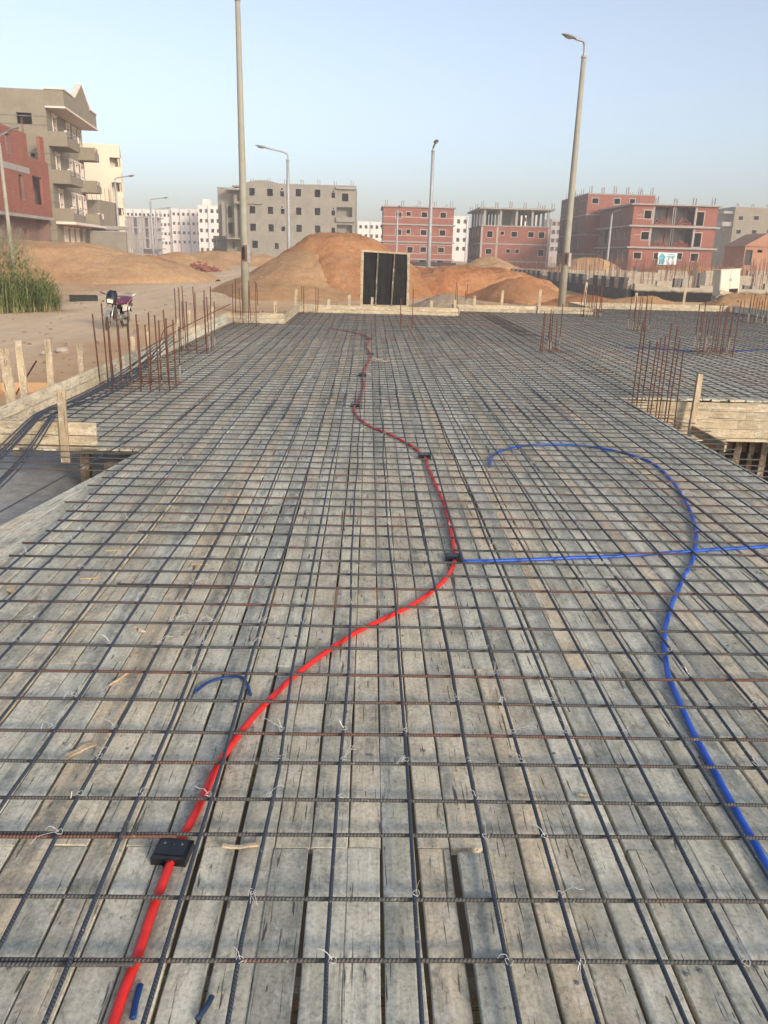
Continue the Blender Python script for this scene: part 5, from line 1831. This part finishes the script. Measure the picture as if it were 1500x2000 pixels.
for (a, b, c) in ((0.50, 0.90, 0.12), (0.46, 0.92, 0.26), (0.52, 0.88, 0.38)):
    mb.box(bn[0] + bw * a, bn[0] + bw * b, yb - 0.007, yb - 0.003, bn[3] - bh * (c + 0.08), bn[3] - bh * c)
build(mb, 'print', M['teal'], ban)

# --- taller brick house behind
Y10 = 132.5
xa10, xb10 = PY(1060 + 280 / 3.409, 450, Y10).x, PY(1060 + 722 / 3.409, 450, Y10).x
r10 = [(330, 371, 126, 162), (475, 515, 129, 166), (580, 614, 132, 166)]
o10 = rects_px(Y10, xa10, r10, 1060, 350, 3.409)
z10 = PY(1200, 350 + 104 / 3.409, Y10).z
left10 = []
for c in range(4):
    for k in range(4):
        z_ = z10 - 2.3 - k * 2.95
        left10.append((1.6 + c * 4.2, 2.6 + c * 4.2, z_, z_ + 1.3))
B10 = block('brick_house', 'taller brick house behind the bannered one, its shaded side towards the lamp post', 'house', xa10, xb10, Y10, Y10 + 18, 0.0, z10, M['brick'], M['concrete'], [z10 - 3.0, z10 - 5.95, z10 - 8.9], o10, left=left10, fmat=M['concrete'], fw=0.1, proud=0.03, side_mat=M['brick_dull_shaded'])
roof_bars(B10, xa10 + 0.3, xb10 - 0.6, Y10 + 0.4, Y10 + 16, z10 + 0.15, 6, 4, 1.1, 0.035)

# --- grey house at the right edge
Y12 = 182.0
xa, xb = PY(1060 + 1262 / 3.409, 450, Y12).x, PY(1560, 450, Y12).x
r12 = [(1304, 1335, 246, 273), (1405, 1440, 245, 272), (1288, 1320, 337, 364), (1391, 1424, 338, 365), (1490, 1520, 337, 360), (1275, 1305, 428, 450), (1400, 1430, 430, 455), (1500, 1530, 250, 275)]
o12 = rects_px(Y12, xa, r12, 1060, 350, 3.409)
z12 = PY(1460, 350 + 190 / 3.409, Y12).z
B12 = block('apartment_house', 'grey cement house at the right edge behind the small hut', 'house', xa, xb, Y12, Y12 + 14, 0, z12, M['render_grey'], M['concrete'], [], o12, fmat=M['concrete'], fw=0.08, proud=0.02)
roof_bars(B12, xa + 0.5, xb - 1, Y12 + 0.5, Y12 + 12, z12, 5, 2, 0.9, 0.04)
for v in (215, 300):
    z = PY(1430, 350 + v / 3.409, Y12).z
    build(MB().box(xa - 2.2, xa - 0.01, Y12 + 0.5, Y12 + 4, z - 0.4, z + (0.5 if v == 300 else 0.1)), 'balcony', M['concrete'], B12)
# small gabled hut
Yh = 88.0
xa, xb = PY(1453, 500, Yh).x, PY(1530, 500, Yh).x
zt, zb = PY(1455, 481, Yh).z, 0.0
t = thing('brick_hut', ((xa + xb) / 2, Yh, zb), 'small terracotta gabled hut at the right edge', 'hut')
hutops = rects_px(Yh, xa, [(1345, 1392, 470, 572), (1430, 1463, 470, 489)], 1060, 350, 3.409)
wall(t, (xa, Yh, 0), (1, 0, 0), (0, -1, 0), xb - xa, zb, zt, hutops, M['hut'])
wall(t, (xa, Yh + 5, 0), (0, -1, 0), (-1, 0, 0), 4.74, zb, zt, [], M['hut'])
wall(t, (xb, Yh + 0.26, 0), (0, 1, 0), (1, 0, 0), 4.74, zb, zt, [], M['hut'])
build(MB().box(xa + 0.26, xb - 0.26, Yh + 4.8, Yh + 5, zb, zt), 'wall', M['hut'], t)
mb = MB()
xm, zg = (xa + xb) / 2, zt + 1.35
for (yy0, yy1) in ((Yh - 0.15, Yh + 5.15),):
    v0 = [(xa - 0.2, yy0, zt), (xm, yy0, zg), (xb + 0.2, yy0, zt), (xa - 0.2, yy1, zt), (xm, yy1, zg), (xb + 0.2, yy1, zt)]
    mb.v += v0
    mb.f += [(0, 1, 4, 3), (1, 2, 5, 4), (0, 2, 1), (3, 4, 5), (0, 3, 5, 2)]
build(mb, 'roof', M['hut'], t)
build(MB().box(xa + hutops[0][0], xa + hutops[0][1], Yh + 0.12, Yh + 0.18, zb, hutops[0][3]), 'door', M['dark'], t)

# --- grey-plastered house on the left with balconies
Y2 = 75.0
WX, OX = -27.7, -26.15                    # street wall, outer face of balconies
S = 1.21


def zz2(py, px=100):
    return PY(px, py, Y2).z


zb2 = 0.6
zp0, zp1 = zz2(207), zz2(174)
win_s = rects_px(Y2, -48, [(215, 398, 376, 528), (382, 438, 870, 918), (442, 500, 1345, 1440)], 0, 160, 6.25)
strt = []                                   # openings of the street face, u measured from Y2
levels = [(zz2(285), zz2(207)), (zz2(358), zz2(285)), (zz2(432), zz2(358))]
for (a, b) in levels:
    strt += [(2.0, 3.1, a + 0.25, b - 0.55), (6.9, 7.9, a + 0.75, b - 0.55), (9.3, 10.3, a + 0.75, b - 0.55), (11.5, 12.5, a + 0.25, b - 0.55)]
strt += [(2.6, 3.6, zb2 + 0.3, levels[2][0] - 0.6), (5.0, 5.9, zb2 + 1.0, levels[2][0] - 0.6), (7.2, 8.1, zb2 + 1.0, levels[2][0] - 0.6), (10.0, 10.9, zb2 + 1.0, levels[2][0] - 0.6)]
t = thing('apartment_house', (WX, Y2, zb2), 'grey plastered house on the left with white window surrounds, balconies and a gabled parapet', 'house')
B2 = t
wall(t, (-48, Y2, 0), (1, 0, 0), (0, -1, 0), WX + 48, zb2 - 0.6, zp1 - 0.05, win_s, M['render_grey'])
wall(t, (WX, Y2 + 0.26, 0), (0, 1, 0), (1, 0, 0), 13.0, zb2 - 0.6, zp0, [(o[0] - 0.26, o[1] - 0.26, o[2], o[3]) for o in strt], M['render_grey'])
build(MB().box(-47.7, WX - 0.3, Y2 + 13.0, Y2 + 13.25, zb2 - 0.6, zp1 - 0.2), 'wall', M['render_grey'], t)
build(MB().box(-47.7, WX - 0.3, Y2 + 0.3, Y2 + 12.9, zp1 - 0.5, zp1 - 0.3), 'roof_slab', M['concrete'], t)
build(MB().box(-40, WX - 3.0, Y2 + 3.5, Y2 + 3.7, zb2, zp1 - 0.55), 'light_blocker', M['room_shade'], t)  # added inner wall, coloured dark in place of room shade
for o in win_s:
    window_frame(t, (-48, Y2, 0), (1, 0, 0), (0, -1, 0), o, M['render_grey'], 0.03, 0.01, 0.2)
for o in strt:
    w_ = window_frame(t, (WX, Y2, 0), (0, 1, 0), (1, 0, 0), o, M['white_trim'], 0.14, 0.07, 0.15, sill=True)
    n_ = Vector((1, 0, 0))
    build(MB().box(WX - 0.20, WX - 0.16, Y2 + o[0] + 0.02, Y2 + o[0] + 0.48, o[2], o[3]), 'shutter', M['frame_wood'], w_)
    build(MB().box(WX - 0.45, WX - 0.41, Y2 + o[0] - 0.3, Y2 + o[1] + 0.3, o[2] - 0.2, o[3] + 0.2), 'dark_backing', M['room_shade'], w_)  # dark panel added behind the opening, standing in for room shade
    build(MB().box(WX + 0.003, WX + 0.13, Y2 + o[0] - 0.3, Y2 + o[1] + 0.3, o[3] + 0.14, o[3] + 0.27), 'cornice', M['white_trim'], w_)
B2.rotation_euler = (0, 0, R(6.5))
# parapet overhang with gable
build(MB().box(WX + 0.002, OX, Y2, Y2 + 13.2, zp0, zp1), 'parapet', M['render_grey'], t)
build(MB().box(WX + 0.0, OX + 0.12, Y2 - 0.12, Y2 + 13.35, zp0 - 0.14, zp0 - 0.002), 'cornice', M['white_trim'], t)
build(MB().box(WX + 0.0, OX + 0.10, Y2 - 0.1, Y2 + 3.6, zp1 + 0.002, zp1 + 0.12), 'coping', M['white_trim'], t)
build(MB().box(WX + 0.0, OX + 0.10, Y2 + 10.2, Y2 + 13.3, zp1 + 0.002, zp1 + 0.12), 'coping', M['white_trim'], t)
mb = MB()
gy0, gym, gy1, gz = Y2 + 4.2, Y2 + 6.9, Y2 + 9.6, zp1 + 1.5
mb.v = [(OX - 0.3, gy0, zp1), (OX - 0.3, gym, gz), (OX - 0.3, gy1, zp1), (OX, gy0, zp1), (OX, gym, gz), (OX, gy1, zp1)]
mb.f = [(0, 1, 2), (3, 5, 4), (0, 3, 4, 1), (1, 4, 5, 2)]
build(mb, 'gable', M['render_grey'], t)
for (ya, za, yb_, zb_) in ((gy0 - 0.3, zp1 + 0.02, gym, gz + 0.08), (gym, gz + 0.08, gy1 + 0.3, zp1 + 0.02)):
    timber('gable_trim', (OX - 0.12, ya, za + 0.06), (OX - 0.12, yb_, zb_ + 0.06), 0.5, 0.14, M['white_trim'], t, seg=1, wob=0)
# string grooves
for k, py in enumerate((228, 245, 300, 322, 375, 395, 450, 470)):
    z = zz2(py)
    build(MB().box(-47, WX + 0.012, Y2 - 0.012, Y2 + 0.0005, z - 0.035, z + 0.035), 'groove', M['bitumen_flat'], t)
    if k < 6:
        build(MB().box(WX - 0.0005, WX + 0.012, Y2 + 0.1, Y2 + 13.2, z - 0.035, z + 0.035), 'groove', M['bitumen_flat'], t)
# balconies
for k, (py0, py1) in enumerate(((285, 256), (358, 331), (432, 406))):
    za, zb_ = zz2(py0), zz2(py1)
    for (ya, yb_, solid) in ((Y2, Y2 + 4.7, True), (Y2 + 11.0, Y2 + 13.2, False)):
        bc = build(MB().box(WX + 0.002, OX, ya, yb_, za, za + 0.16), 'balcony', M['render_grey'], t)
        build(MB().box(WX + 0.002, OX, ya, ya + 0.15, za + 0.16, zb_ + (0.55 if False else 0)), 'balcony_side', M['render_grey'], bc)
        build(MB().box(OX - 0.15, OX, ya + 0.15, yb_, za + 0.16, zb_ - 0.42), 'balcony_front', M['render_grey'], bc)
        for yy in (ya + 0.02, (yb_ - 0.3)):
            build(MB().box(OX - 0.2, OX + 0.02, yy, yy + 0.26, zb_ - 0.42 if yy > ya + 0.1 else zb_, zb_ + 0.1), 'post', M['white_trim'], bc)
        rl = MB()
        for q in range(4):
            zq = zb_ - 0.36 + q * 0.12
            rl.tube([(OX - 0.08, ya + 0.28, zq), (OX - 0.08, yb_ - 0.3, zq)], 0.03, 5)
        build(rl, 'railing', M['dark'], bc)
    if k == 2:
        build(MB().box(WX + 0.002, OX + 0.15, Y2 - 0.12, Y2 + 13.3, za - 0.22, za - 0.002), 'cornice', M['white_trim'], t)

# --- red brick shell in front of it
BX = -26.9
z_s, z_t = PY(0, 414, 64.0).z, PY(0, 240, 64.0).z
b_ops = [(64.6 - 60, 65.5 - 60, z_t - 2.0, z_t - 0.5), (66.4 - 60, 67.4 - 60, z_s + 1.0, z_s + 2.9), (69.6 - 60, 72.0 - 60, z_s + 0.9, z_s + 3.05)]
t = thing('brick_house', (BX - 6, 60, 0.5), 'red brick shell at the left edge with a broken top and small window slots', 'house')
wall(t, (BX, 60, 0), (0, 1, 0), (1, 0, 0), 9.2, z_s, z_t, [o for o in b_ops[:2]], M['brick'])
wall(t, (BX, 69.2, 0), (0, 1, 0), (1, 0, 0), 4.6, z_s, z_s + 4.4, [(b_ops[2][0] - 9.2, b_ops[2][1] - 9.2, b_ops[2][2], b_ops[2][3])], M['brick'])
build(MB().box(BX - 0.25, BX - 0.01, 72.3, 73.3, z_s + 4.4, z_s + 6.3), 'pillar', M['brick'], t)
wall(t, (BX - 13, 60, 0), (1, 0, 0), (0, -1, 0), 12.74, z_s, z_t + 0.3, [(4, 5.2, z_s + 1, z_s + 2.4), (9, 10.2, z_s + 1, z_s + 2.4)], M['brick'])
wall(t, (BX - 1.2, 60.5, 0), (0, 1, 0), (1, 0, 0), 13.2, 0.3, z_s - 0.2, [(2.0, 3.0, 0.5, 2.7), (6.2, 7.3, 0.5, 3.0), (9.6, 10.4, 1.5, 3.0)], M['brick_dull_shaded'])
build(MB().box(BX - 13, BX + 0.1, 60, 73.8, z_s - 0.22, z_s - 0.002), 'floor_slab', M['concrete'], t)
build(MB().box(BX - 0.005, BX + 0.025, 60.2, 69.1, z_s + 3.1, z_s + 3.55), 'ring_beam', M['concrete'], t)
build(MB().box(BX - 12.5, BX - 0.3, 60.3, 69.0, z_s + 3.2, z_s + 3.4), 'floor_slab', M['concrete'], t)
build(MB().box(BX - 12.5, BX - 0.3, 60.3, 69.0, z_t - 0.2, z_t - 0.02), 'roof_slab', M['concrete'], t)
build(MB().box(BX - 12.9, BX - 0.3, 73.5, 73.7, 0.3, z_s + 4.3), 'wall', M['brick_dull_shaded'], t)
for o in b_ops[:2]:
    window_frame(t, (BX, 60, 0), (0, 1, 0), (1, 0, 0), o, M['brick_dull_shaded'], 0.06, 0.02, 0.15)
t.rotation_euler = (0, 0, R(3.0))
for i, yy in enumerate((62.5, 68.9)):
    mb = MB()
    for k in range(4):
        mb.tube([(BX - 0.15, yy + 0.12 * k, z_t - 0.1), (BX - 0.15 + random.uniform(-0.1, 0.1), yy + 0.12 * k, z_t + random.uniform(0.7, 1.3))], 0.018, 4)
    build(mb, 'roof_bars', M['bar_far'], t)

# --- cream house, white blocks and others in the distance
Y3 = 96.0
xa, xb = -36.5, PY(236, 380, Y3).x
zt = PY(205, 283, Y3).z
l3 = rects_px(Y3, xa, [(757, 828, 592, 688), (773, 840, 768, 862), (787, 852, 948, 1030)], 0, 140, 3.571)
B3 = block('apartment_house', 'tall cream house behind the grey plastered one', 'house', xa, xb, Y3, Y3 + 13, 0.3, zt, M['cream'], M['cream'], [], l3, right=[(3 + c * 4, 4.2 + c * 4, 3.2 + k * 3.1, 4.6 + k * 3.1) for c in range(2) for k in range(3)], proud=0.0, fmat=None)
B3.rotation_euler = (0, 0, R(15.5))
for o in l3:
    build(MB().box(xa + o[0] - 0.1, xa + o[1] + 0.1, Y3 + 1.3, Y3 + 1.4, o[2] - 0.1, o[3] + 0.1), 'balcony_back', M['cream'], B3)
    build(MB().box(xa + o[0], xa + o[1], Y3 + 0.02, Y3 + 0.12, o[2], o[2] + 0.45), 'balcony_parapet', M['cream'], B3)
t = thing('unfinished_house', (-27.5, 89, 0.5), 'low unfinished concrete house with a jutting canopy beside the cream house', 'house')
q0, q1 = PY(183, 390, 90), PY(216, 470, 90)
build(MB().box(q0.x - 3, q1.x - 0.8, 90, 98 - 2.2, 0.3, q0.z), 'wall', M['render_grey'], t)
q2, q3 = PY(178, 441, 88.5), PY(238, 446, 88.5)
build(MB().box(q2.x, q3.x, 88.5, 91, q3.z - 0.15, q3.z + 0.2), 'canopy', M['concrete'], t)
for px in (200, 222):
    p = PY(px, 460, 88.7)
    build(MB().box(p.x - 0.15, p.x + 0.15, 88.7, 89.0, 0.3, q3.z - 0.16), 'column', M['concrete'], t)
mb = MB()
for k in range(10):
    x = q0.x - 2 + k * 0.45
    mb.tube([(x, 90.2, q0.z - 0.1), (x + random.uniform(-0.1, 0.1), 90.2, q0.z + random.uniform(0.7, 1.2))], 0.025, 4)
build(mb, 'roof_bars', M['bar_far'], t)
# low boundary wall and slatted fence
q0, q1, q2 = PY(176, 468, 84), PY(247, 468, 84), PY(277, 470, 84)
t = thing('boundary_wall', (q0.x, 84, 0.2), 'low beige boundary wall along the street before the cream house', 'wall')
build(MB().box(q0.x, q1.x, 84, 84.2, 0.0, q0.z + 0.75), 'wall_panel', M['render_centre'], t)
build(MB().box(q0.x - 0.05, q1.x + 0.05, 83.95, 84.25, q0.z + 0.752, q0.z + 0.85), 'coping', M['concrete'], t)
t = thing('slat_fence', (q1.x + 0.1, 84, 0.2), 'short grey slatted fence at the end of the beige wall', 'fence')
k = 0
x = q1.x + 0.06
while x < q2.x:
    build(MB().box(x, x + 0.10, 84, 84.05, 0.0, q1.z + 0.6 + random.uniform(-0.1, 0.1)), 'slat', M['concrete'], t)
    x += 0.16
build(MB().box(q1.x + 0.06, q2.x, 84.051, 84.1, q1.z, q1.z + 0.1), 'rail', M['concrete'], t)


def far_block(label, Y, pxl, pxr, pyt, mat, cols, rows, wsz, cat='house', name='apartment_house', gmat=None, extra=(), base=0.2):
    xa, xb = PY(pxl, 450, Y).x, PY(pxr, 450, Y).x
    zt = PY((pxl + pxr) / 2, pyt, Y).z
    ops = []
    W = xb - xa
    for r in range(rows):
        for c in range(cols):
            uc = W * (c + 0.5) / cols
            zc = zt - 1.6 - r * 3.05
            if zc - wsz[1] > base:
                ops.append((uc - wsz[0] / 2, uc + wsz[0] / 2, zc - wsz[1] / 2, zc + wsz[1] / 2))
    t = block(name, label, cat, xa, xb, Y, Y + 13, base, zt, mat, mat, [], ops, fmat=gmat or mat, fw=0.12, proud=0.02, group='distant houses')
    for (a, b, c, d) in extra:                # stair towers and steps on the roof: pixel box
        p, q_ = PY(a, d, Y + 1), PY(b, c, Y + 1)
        build(MB().box(p.x, q_.x, Y + 0.7, Y + 5, zt + 0.19, q_.z), 'stair_tower', mat, t)
    for c in range(max(1, cols // 2)):
        x = xa + W * (c + 0.98) / max(1, cols // 2) - 0.4
        build(MB().tube([(x, Y - 0.12, base), (x, Y - 0.12, zt)], 0.14, 5), 'downpipe', M['galv'], t)
    return t


far_block('long white block at the end of the street, left half', 296, 248, 335, 410, M['white'], 11, 4, (0.9, 1.0))
far_block('long white block at the end of the street, right half', 295, 336, 393, 409, M['white'], 6, 4, (0.9, 1.0))
far_block('white block with stair tower just left of the grey house', 280, 388, 432, 402, M['white'], 4, 5, (1.0, 1.2), extra=((396, 409, 389, 402),))
# mauve concrete frame in front of the white blocks
Ym = 262
xa, xb = PY(246, 440, Ym).x, PY(304, 440, Ym).x
zt = PY(275, 423, Ym).z
t = thing('unfinished_house', ((xa + xb) / 2, Ym, 0.2), 'hazy mauve unfinished block with open floors before the white block', 'house')
for k in range(4):
    build(MB().box(xa - 0.3, xb + 0.5, Ym, Ym + 9, zt - 0.3 - k * 3.05, zt - k * 3.05), 'floor_slab', M['concrete'], t)
for k in range(3):
    for c in range(6):
        x = xa + (xb - xa - 0.6) * c / 5
        build(MB().box(x, x + 0.6, Ym + 0.1, Ym + 0.7, zt - 3.05 - k * 3.05 + 0.002, zt - 0.302 - k * 3.05), 'column', M['dusky'], t)
    for c in (0, 2, 4):
        x = xa + (xb - xa) * c / 6
        build(MB().box(x + 0.7, x + (xb - xa) / 6 + 0.4, Ym + 0.4, Ym + 0.6, zt - 3.05 - k * 3.05 + 0.002, zt - 0.302 - k * 3.05), 'infill', M['dusky'], t)
build(MB().box(xa, xb, Ym + 6, Ym + 6.2, 0.2, zt - 0.31), 'back_wall', M['dusky'], t)
far_block('white block in the gap between the grey house and the first brick house', 300, 699, 752, 434, M['white'], 5, 4, (1.0, 1.2))
far_block('white block in the gap between the two brick houses', 298, 876, 914, 423, M['white'], 3, 5, (1.1, 1.4))
far_block('pale house seen through the open concrete storey', 330, 1000, 1046, 420, M['white'], 3, 4, (1.4, 1.5))
far_block('hazy block far right between the brick house and the grey house', 240, 1392, 1424, 452, M['dusky'], 3, 3, (1.2, 1.3))
far_block('far pale house beyond the right side of the second brick house', 320, 1076, 1096, 428, M['dusky'], 2, 4, (1.4, 1.5))


# ------------------------------------------------------------------ unfinished foundation on the right
def foundation():
    Yf = 45.0
    xl = PY(1240, 548, Yf).x
    xr = 24.5
    zt = PY(1300, 549, Yf).z
    t = thing('foundation', (xl, Yf, -0.5), 'unfinished block foundation with black bitumen foot and forests of bars', 'foundation')
    zb = -1.0
    # front beam and blocks
    build(MB().box(xl, xr, Yf - 0.12, Yf + 0.30, zb, 0.42), 'ground_beam', M['bitumen'], t)
    x, k = xl, 0
    while x < xr - 0.1:
        w = random.choice([1.2, 1.5, 0.9])
        top = zt + random.choice([0, 0.0, -0.18, 0.10])
        if k % 3 != 2:
            build(MB().box(x + 0.02, min(xr, x + w) - 0.02, Yf - 0.02, Yf + 0.22, 0.422, top), 'block_wall', M['block'], t)
        else:
            build(MB().box(x + 0.1, x + 0.42, Yf + 0.02, Yf + 0.3, 0.422, top + 0.05), 'pier', M['bitumen_flat'], t)
            build(MB().box(x + 0.55, x + 0.85, Yf + 0.02, Yf + 0.3, 0.422, top + 0.02), 'pier', M['concrete'], t)
        x += w
        k += 1
    # left side wall going back, battlement of piers and blocks
    pf = PY(1002, 522, 72)
    a, b = Vector((xl, Yf, 0)), Vector((pf.x, 72, 0))
    d = (b - a)
    L = d.length
    d.normalize()
    m = Matrix(((d.x, -d.y, 0, a.x), (d.y, d.x, 0, a.y), (0, 0, 1, 0), (0, 0, 0, 1)))
    build(MB().box(0.3, L, -0.1, 0.25, zb, 0.25, m), 'side_beam', M['bitumen_flat'], t)
    s, k = 0.35, 0
    while s < L - 0.6:
        w = 0.62 if k % 2 == 0 else 0.78
        if k in (9, 10, 14, 22, 23):
            build(MB().box(s, s + w, -0.03, 0.2, 0.252, 0.55, m), 'block_wall', M['block'], t)
        else:
            build(MB().box(s + 0.01, s + w - 0.01, -0.06 if k % 2 else 0.0, 0.24, 0.252, zt + (0.12 if k % 2 else -0.05), m), 'pier' if k % 2 else 'block_wall', M['bitumen_flat' if k % 2 else 'block'], t)
        s += w
        k += 1
    # inner walls
    for (ya, xa_, xb_, top) in ((50.0, xl + 1.0, xr + 3, 1.05), (56.0, xl + 1.5, xr + 6, 1.15), (63.0, xl + 0.5, xr + 10, 1.2)):
        x, k = xa_, 0
        while x < xb_:
            w = random.uniform(1.0, 2.4)
            if k % 4 != 3:
                build(MB().box(x, x + w - 0.03, ya, ya + 0.24, -0.6, top + random.uniform(-0.25, 0.12)), 'block_wall', M['block'], t)
            else:
                build(MB().box(x + 0.3, x + 0.7, ya, ya + 0.3, -0.6, top + 0.1), 'pier', M['bitumen_flat'], t)
            x += w
            k += 1
    # starter bars
    for (ya, xa_, xb_, n) in ((45.1, xl, xr, 15), (50.1, xl, xr + 2, 16), (56.1, xl - 0.5, xr + 6, 17), (63.1, xl - 2, xr + 9, 18)):
        for k in range(n):
            x = xa_ + (xb_ - xa_) * (k + 0.5) / n + random.uniform(-0.3, 0.3)
            mb = MB()
            for q in range(random.choice([5, 6, 8])):
                xx, yy = x + random.uniform(-0.28, 0.28), ya + random.uniform(-0.1, 0.2)
                mb.tube([(xx, yy, 0.3), (xx + random.uniform(-0.1, 0.1), yy, random.uniform(1.45, 2.15))], 0.012, 4)
            build(mb, 'bar_cluster', M['bar_far'], t)
    for k in range(17):
        s = L * (k + 0.5) / 17
        p = a + d * s
        mb = MB()
        for q in range(6):
            xx, yy = p.x + random.uniform(-0.2, 0.2), p.y + random.uniform(-0.3, 0.3)
            mb.tube([(xx, yy, 0.3), (xx + random.uniform(-0.1, 0.1), yy, random.uniform(1.4, 2.1))], 0.012, 4)
        build(mb, 'bar_cluster', M['bar_far'], t)


foundation()
# brick stack and rubble at the end of the street
p = PY(316, 500, 70)
mb = MB()
for k in range(120):
    u, a = random.random() ** 0.5, random.uniform(0, 6.28)
    x, y = p.x + 3.0 + 1.7 * u * math.cos(a), 71 + 1.3 * u * math.sin(a)
    z = g_base(x, y) + 0.08 + max(0, 0.95 * (1 - u)) * random.random()
    mb.box(-0.14, 0.14, -0.07, 0.07, -0.06, 0.06, Matrix.Translation((x, y, z)) @ Matrix.Rotation(random.uniform(0, 3), 4, (random.random(), random.random(), 1)))
ob = build(mb, 'brick_rubble', M['brick'], None)
tag(ob, 'red brick rubble on the small heap at the end of the street', 'rubble', None, 'stuff')

# ------------------------------------------------------------------ air
hz = NT('hazy_air')
hz.t.nodes.remove(hz.b)
pv = hz.n('VolumePrincipled')
pv.inputs['Color'].default_value = (0.90, 0.90, 0.92, 1)
pv.inputs['Density'].default_value = 0.0012
pv.inputs['Anisotropy'].default_value = 0.0
hz.l(pv.outputs[0], hz.t.nodes['Material Output'].inputs['Volume'])
mb = MB().box(-705, 705, -165, 905, -4.2, 22.0)
tag(build(mb, 'haze', hz.m), 'thin dusty haze filling the air over the site', 'haze', None, 'stuff')
